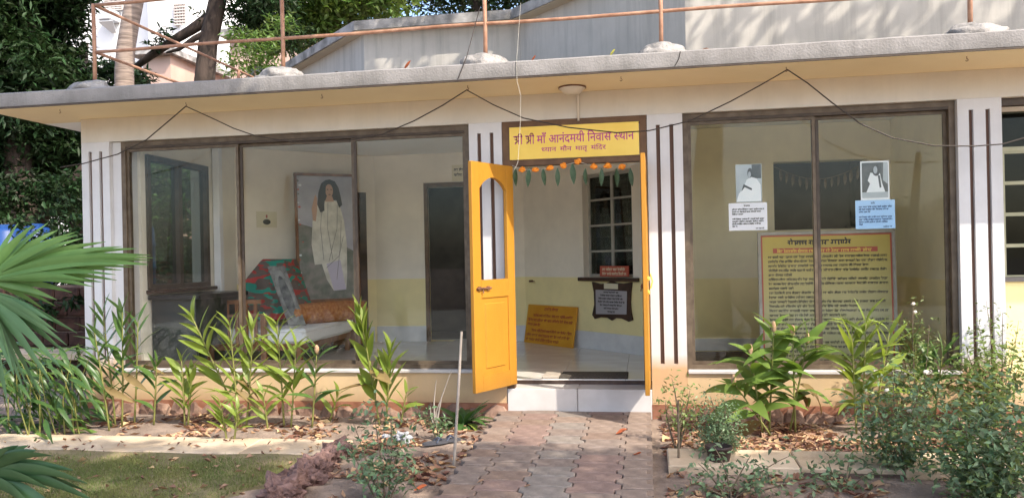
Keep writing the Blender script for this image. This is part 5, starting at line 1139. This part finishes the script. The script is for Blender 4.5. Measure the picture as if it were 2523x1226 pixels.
# potted bush
pb0 = onG(1772, 1150); po_ = thing('plant_pot', 'small dark plant pot half sunk beside the right slab', 'pot', tuple(pb0)); MB().lathe([(.055, -.02), (.075, .07), (.085, .13), (.092, .13), (.092, .15), (.08, .15), (.078, .12)], tuple(pb0), 18).build('pot', 'pot', po_, True)
shrub('potted_bush', 'round fine leaved bush growing in the dark pot', (1772, 1128), [(1720, 1010, 0), (1750, 975, 0), (1790, 985, .05), (1825, 1030, 0), (1770, 1040, -.1), (1730, 1065, -.05), (1810, 1075, -.05), (1760, 1090, -.1), (1785, 1010, .1)], 'rose', 190, .028, .012, .042, 'plant', None, 10, low=.3)
# strap leaved rosette by the door
ro = onG(1140, 1048); rs = thing('strap_leaf_plant', 'dark green strap leaved rosette below the open yellow door', 'plant', tuple(ro)); rng = np.random.default_rng(80); sm = [leaf_strip(.30, .075, .2, dr_, 0, 8, .5).mesh('strap', 'agave', True) for dr_ in (.4, .8, 1.1)]
for k in range(22):
    a = k*2.4; e = .25+.9*rng.random(); link('leaf', sm[k % 3], rs, aim(ro+Vector((math.cos(a)*.02, math.sin(a)*.02, 0)), (math.cos(a)*math.cos(e), math.sin(a)*math.cos(e), math.sin(e)), s=rng.uniform(.75, 1.1)))
for a in (-.4, .2): link('leaf', leaf_strip(.22, .08, .2, 1.0, 0, 8, .5).mesh('yellow_strap', 'ginger', True), rs, aim(ro+Vector((.05, -.06, .03)), (math.cos(a), -.4, .1)))
# dry twig shrub
tw = onG(1072, 1052); tws = thing('dry_twigs', 'bare pale twigs standing left of the strap leaved plant', 'plant', tuple(tw))
for (u, v) in ((1112, 912), (1075, 935), (1060, 1000), (1085, 985)): T = onY(u, v, tw.y); MB().tube([tw-Vector((0, 0, .03)), tw.lerp(T, .5)+Vector((-.015, 0, .01)), T], [.010, .006, .0025], 6).build('twig', 'stick', tws)
# bamboo stick
a = onG(1117, 1142); T = onY(1137, 816, a.y+.03); tag(MB().tube([a-Vector((0, 0, .06)), a.lerp(T, .5)+Vector((.004, 0, 0)), T], [.0115, .0105, .0095], 8).build('stick', 'stick'), 'thin bare stick stuck upright in the soil beside the path', 'stick')
# stone border
sb = thing('stone_border', 'row of rough reddish stones edging the lawn beside the rose bush', 'stones', tuple(onG(780, 1165)))
for k, (u, v, r) in enumerate(((838, 1118, .08), (815, 1135, .09), (795, 1152, .10), (770, 1172, .105), (748, 1192, .11), (722, 1212, .115), (700, 1236, .12))):
    p = onG(u, v); lump((p.x+random.uniform(-.02, .02), p.y, p.z+r*.35), r*random.uniform(.8, 1.05), k+50, (1.05, .95, .85), 4, .85).build('stone', 'rock', sb)
# litter, sandals, fallen leaves
p = onG(990, 1088); tag(lump((p.x, p.y, p.z+.035), .055, 77, (1.15, .8, .75), 3, .9).build('crumpled_paper', 'litpaper'), 'crumpled white paper lying on the soil behind the rose bush', 'paper')
p = onG(950, 1082); tag(lump((p.x, p.y, p.z+.025), .03, 79, (1.1, .8, .7), 3, .9).build('crumpled_paper', 'litpaper'), 'smaller crumpled paper scrap left of the larger one', 'paper')
for k, (u, v, a, lab) in enumerate(((1072, 1096, .6, 'left grey sandal with dark strap on the soil by the stick'), (1100, 1090, .35, 'right grey sandal with dark strap on the soil by the stick'))):
    p = onG(u, v); s_ = thing('sandal', lab, 'sandal', tuple(p), 'pair of sandals'); Ms = Matrix.Translation(p+Vector((0, 0, .012))) @ rotz(a)
    out = [(.11*math.cos(q)*(1+.05*math.cos(q)), (.04+.008*math.cos(q))*math.sin(q)) for q in np.linspace(0, 6.28, 19)[:-1]]; MB().prism(out, 0, .018, Ms).build('sole', 'rubber', s_)
    MB().tube([Ms @ Vector(q) for q in ((0, -.042, .012), (.03, -.02, .045), (.055, 0, .03), (.03, .02, .045), (0, .042, .012))], .007, 6).build('strap', 'sandstrap', s_)
def fallen(P, Lm, Wm, rng):
    n = len(P); a = rng.uniform(0, 6.28, n); d = np.stack([np.cos(a), np.sin(a), rng.normal(0, .25, n)], 1); s = np.stack([-np.sin(a), np.cos(a), rng.normal(0, .3, n)], 1)
    L = Lm*rng.uniform(.3, 1.5, n)[:, None]; W = Wm*rng.uniform(.35, 1.5, n)[:, None]; up = np.array([0, 0, 1.0])
    A = P-d*L*.5+up*.006; Cc = P+d*L*.5+up*(.006+rng.uniform(0, .012, n)[:, None]); m1 = P+s*W*.5+up*(.008+rng.uniform(0, .02, n)[:, None]); m2 = P-s*W*.5+up*(.008+rng.uniform(0, .02, n)[:, None]); m0 = P+up*.002
    V = np.stack([A, m1, Cc, m2, m0], 1).reshape(-1, 3); i = np.arange(n)*5
    return V, np.concatenate([np.stack([i+0, i+4, i+1], 1), np.stack([i+4, i+2, i+1], 1), np.stack([i+0, i+3, i+4], 1), np.stack([i+4, i+3, i+2], 1)])
rng = np.random.default_rng(90); Q = []
def scatter(n, x0, x1, y0, y1, dens=None):
    k = 0
    while k < n:
        x = rng.uniform(x0, x1); y = rng.uniform(y0, y1)
        if mn.noise(Vector((x*2.2, y*2.2, 1))) < rng.uniform(-.25, .42): continue
        Q.append((x, y, soilz(x, y))); k += 1
scatter(750, -5.2, -1.35, -.92, -.1); scatter(520, -2.25, -1.32, -2.6, -.8); scatter(2300, .1, 3.0, -1.08, -.1); scatter(520, .1, 2.6, -2.6, -1.5)
V, Fc = fallen(np.array(Q), .075, .04, rng); tag(link('leaf_litter', npmesh('leaf_litter', V, Fc, 'litter')), 'dry brown leaf litter covering the soil of the beds', 'leaf litter', kind='stuff')
Q = []
for _ in range(220): x = rng.uniform(-5.4, -2.3); y = rng.uniform(-2.6, -.95); Q.append((x, y, zg(y, -.03)))
V, Fc = fallen(np.array(Q), .05, .028, rng); tag(link('lawn_leaves', npmesh('lawn_leaves', V, Fc, 'litter')), 'small dry leaves scattered over lawn and concrete edging', 'leaf litter', kind='stuff')
for k, (u, v, s, lab, m) in enumerate(((1518, 1070, .1, 'curled orange fallen leaf on the sunlit pavers', 'litterr'), (1560, 1121, .065, 'small red fallen leaf on the right side of the path', 'litterr'), (1020, 1210, .09, 'orange fallen leaf on dark soil beside the path', 'litterr'), (1175, 1190, .05, 'tiny brown leaf on the left pavers', 'litter'), (1290, 1200, .05, 'tiny brown leaf on the middle pavers', 'litter'))):
    p = onG(u, v, 0.002 if u > 1150 else -.05); tag(link('fallen_leaf', leaf_strip(s, s*.5, .5, -.3, .6, 6, .5).mesh('fallen_leaf', m, True), None, aim(p+Vector((0, 0, .006)), (1, RNG.uniform(-.5, .5), .05))), lab, 'leaf')

# bits lying on the roof edge
for u, v, sz_, lab, m in ((995, 160, .09, 'orange dry leaf lying on the front roof edge', 'litterr'), (1308, 142, .06, 'small red leaf on the roof edge near the pale string', 'litterr'), (1500, 128, .075, 'yellow green leaf lying on the roof edge right of the string', 'leafy')):
    p = onY(u, v, -.58); p.z = FZ+.008; tag(link('roof_leaf', leaf_strip(sz_, sz_*.5, .8, -.6, .8, 6, .5).mesh('roof_leaf', m, True), None, aim(p, (1, RNG.uniform(-.5, .5), .35))), lab, 'leaf')
p = onY(1738, 105, -.5); tag(lump((p.x, -.5, FZ+.02), .035, 91, (1, .9, .8), 2, .4).build('pebble', 'iron'), 'dark round pebble on the roof edge right of a railing footing', 'stone')
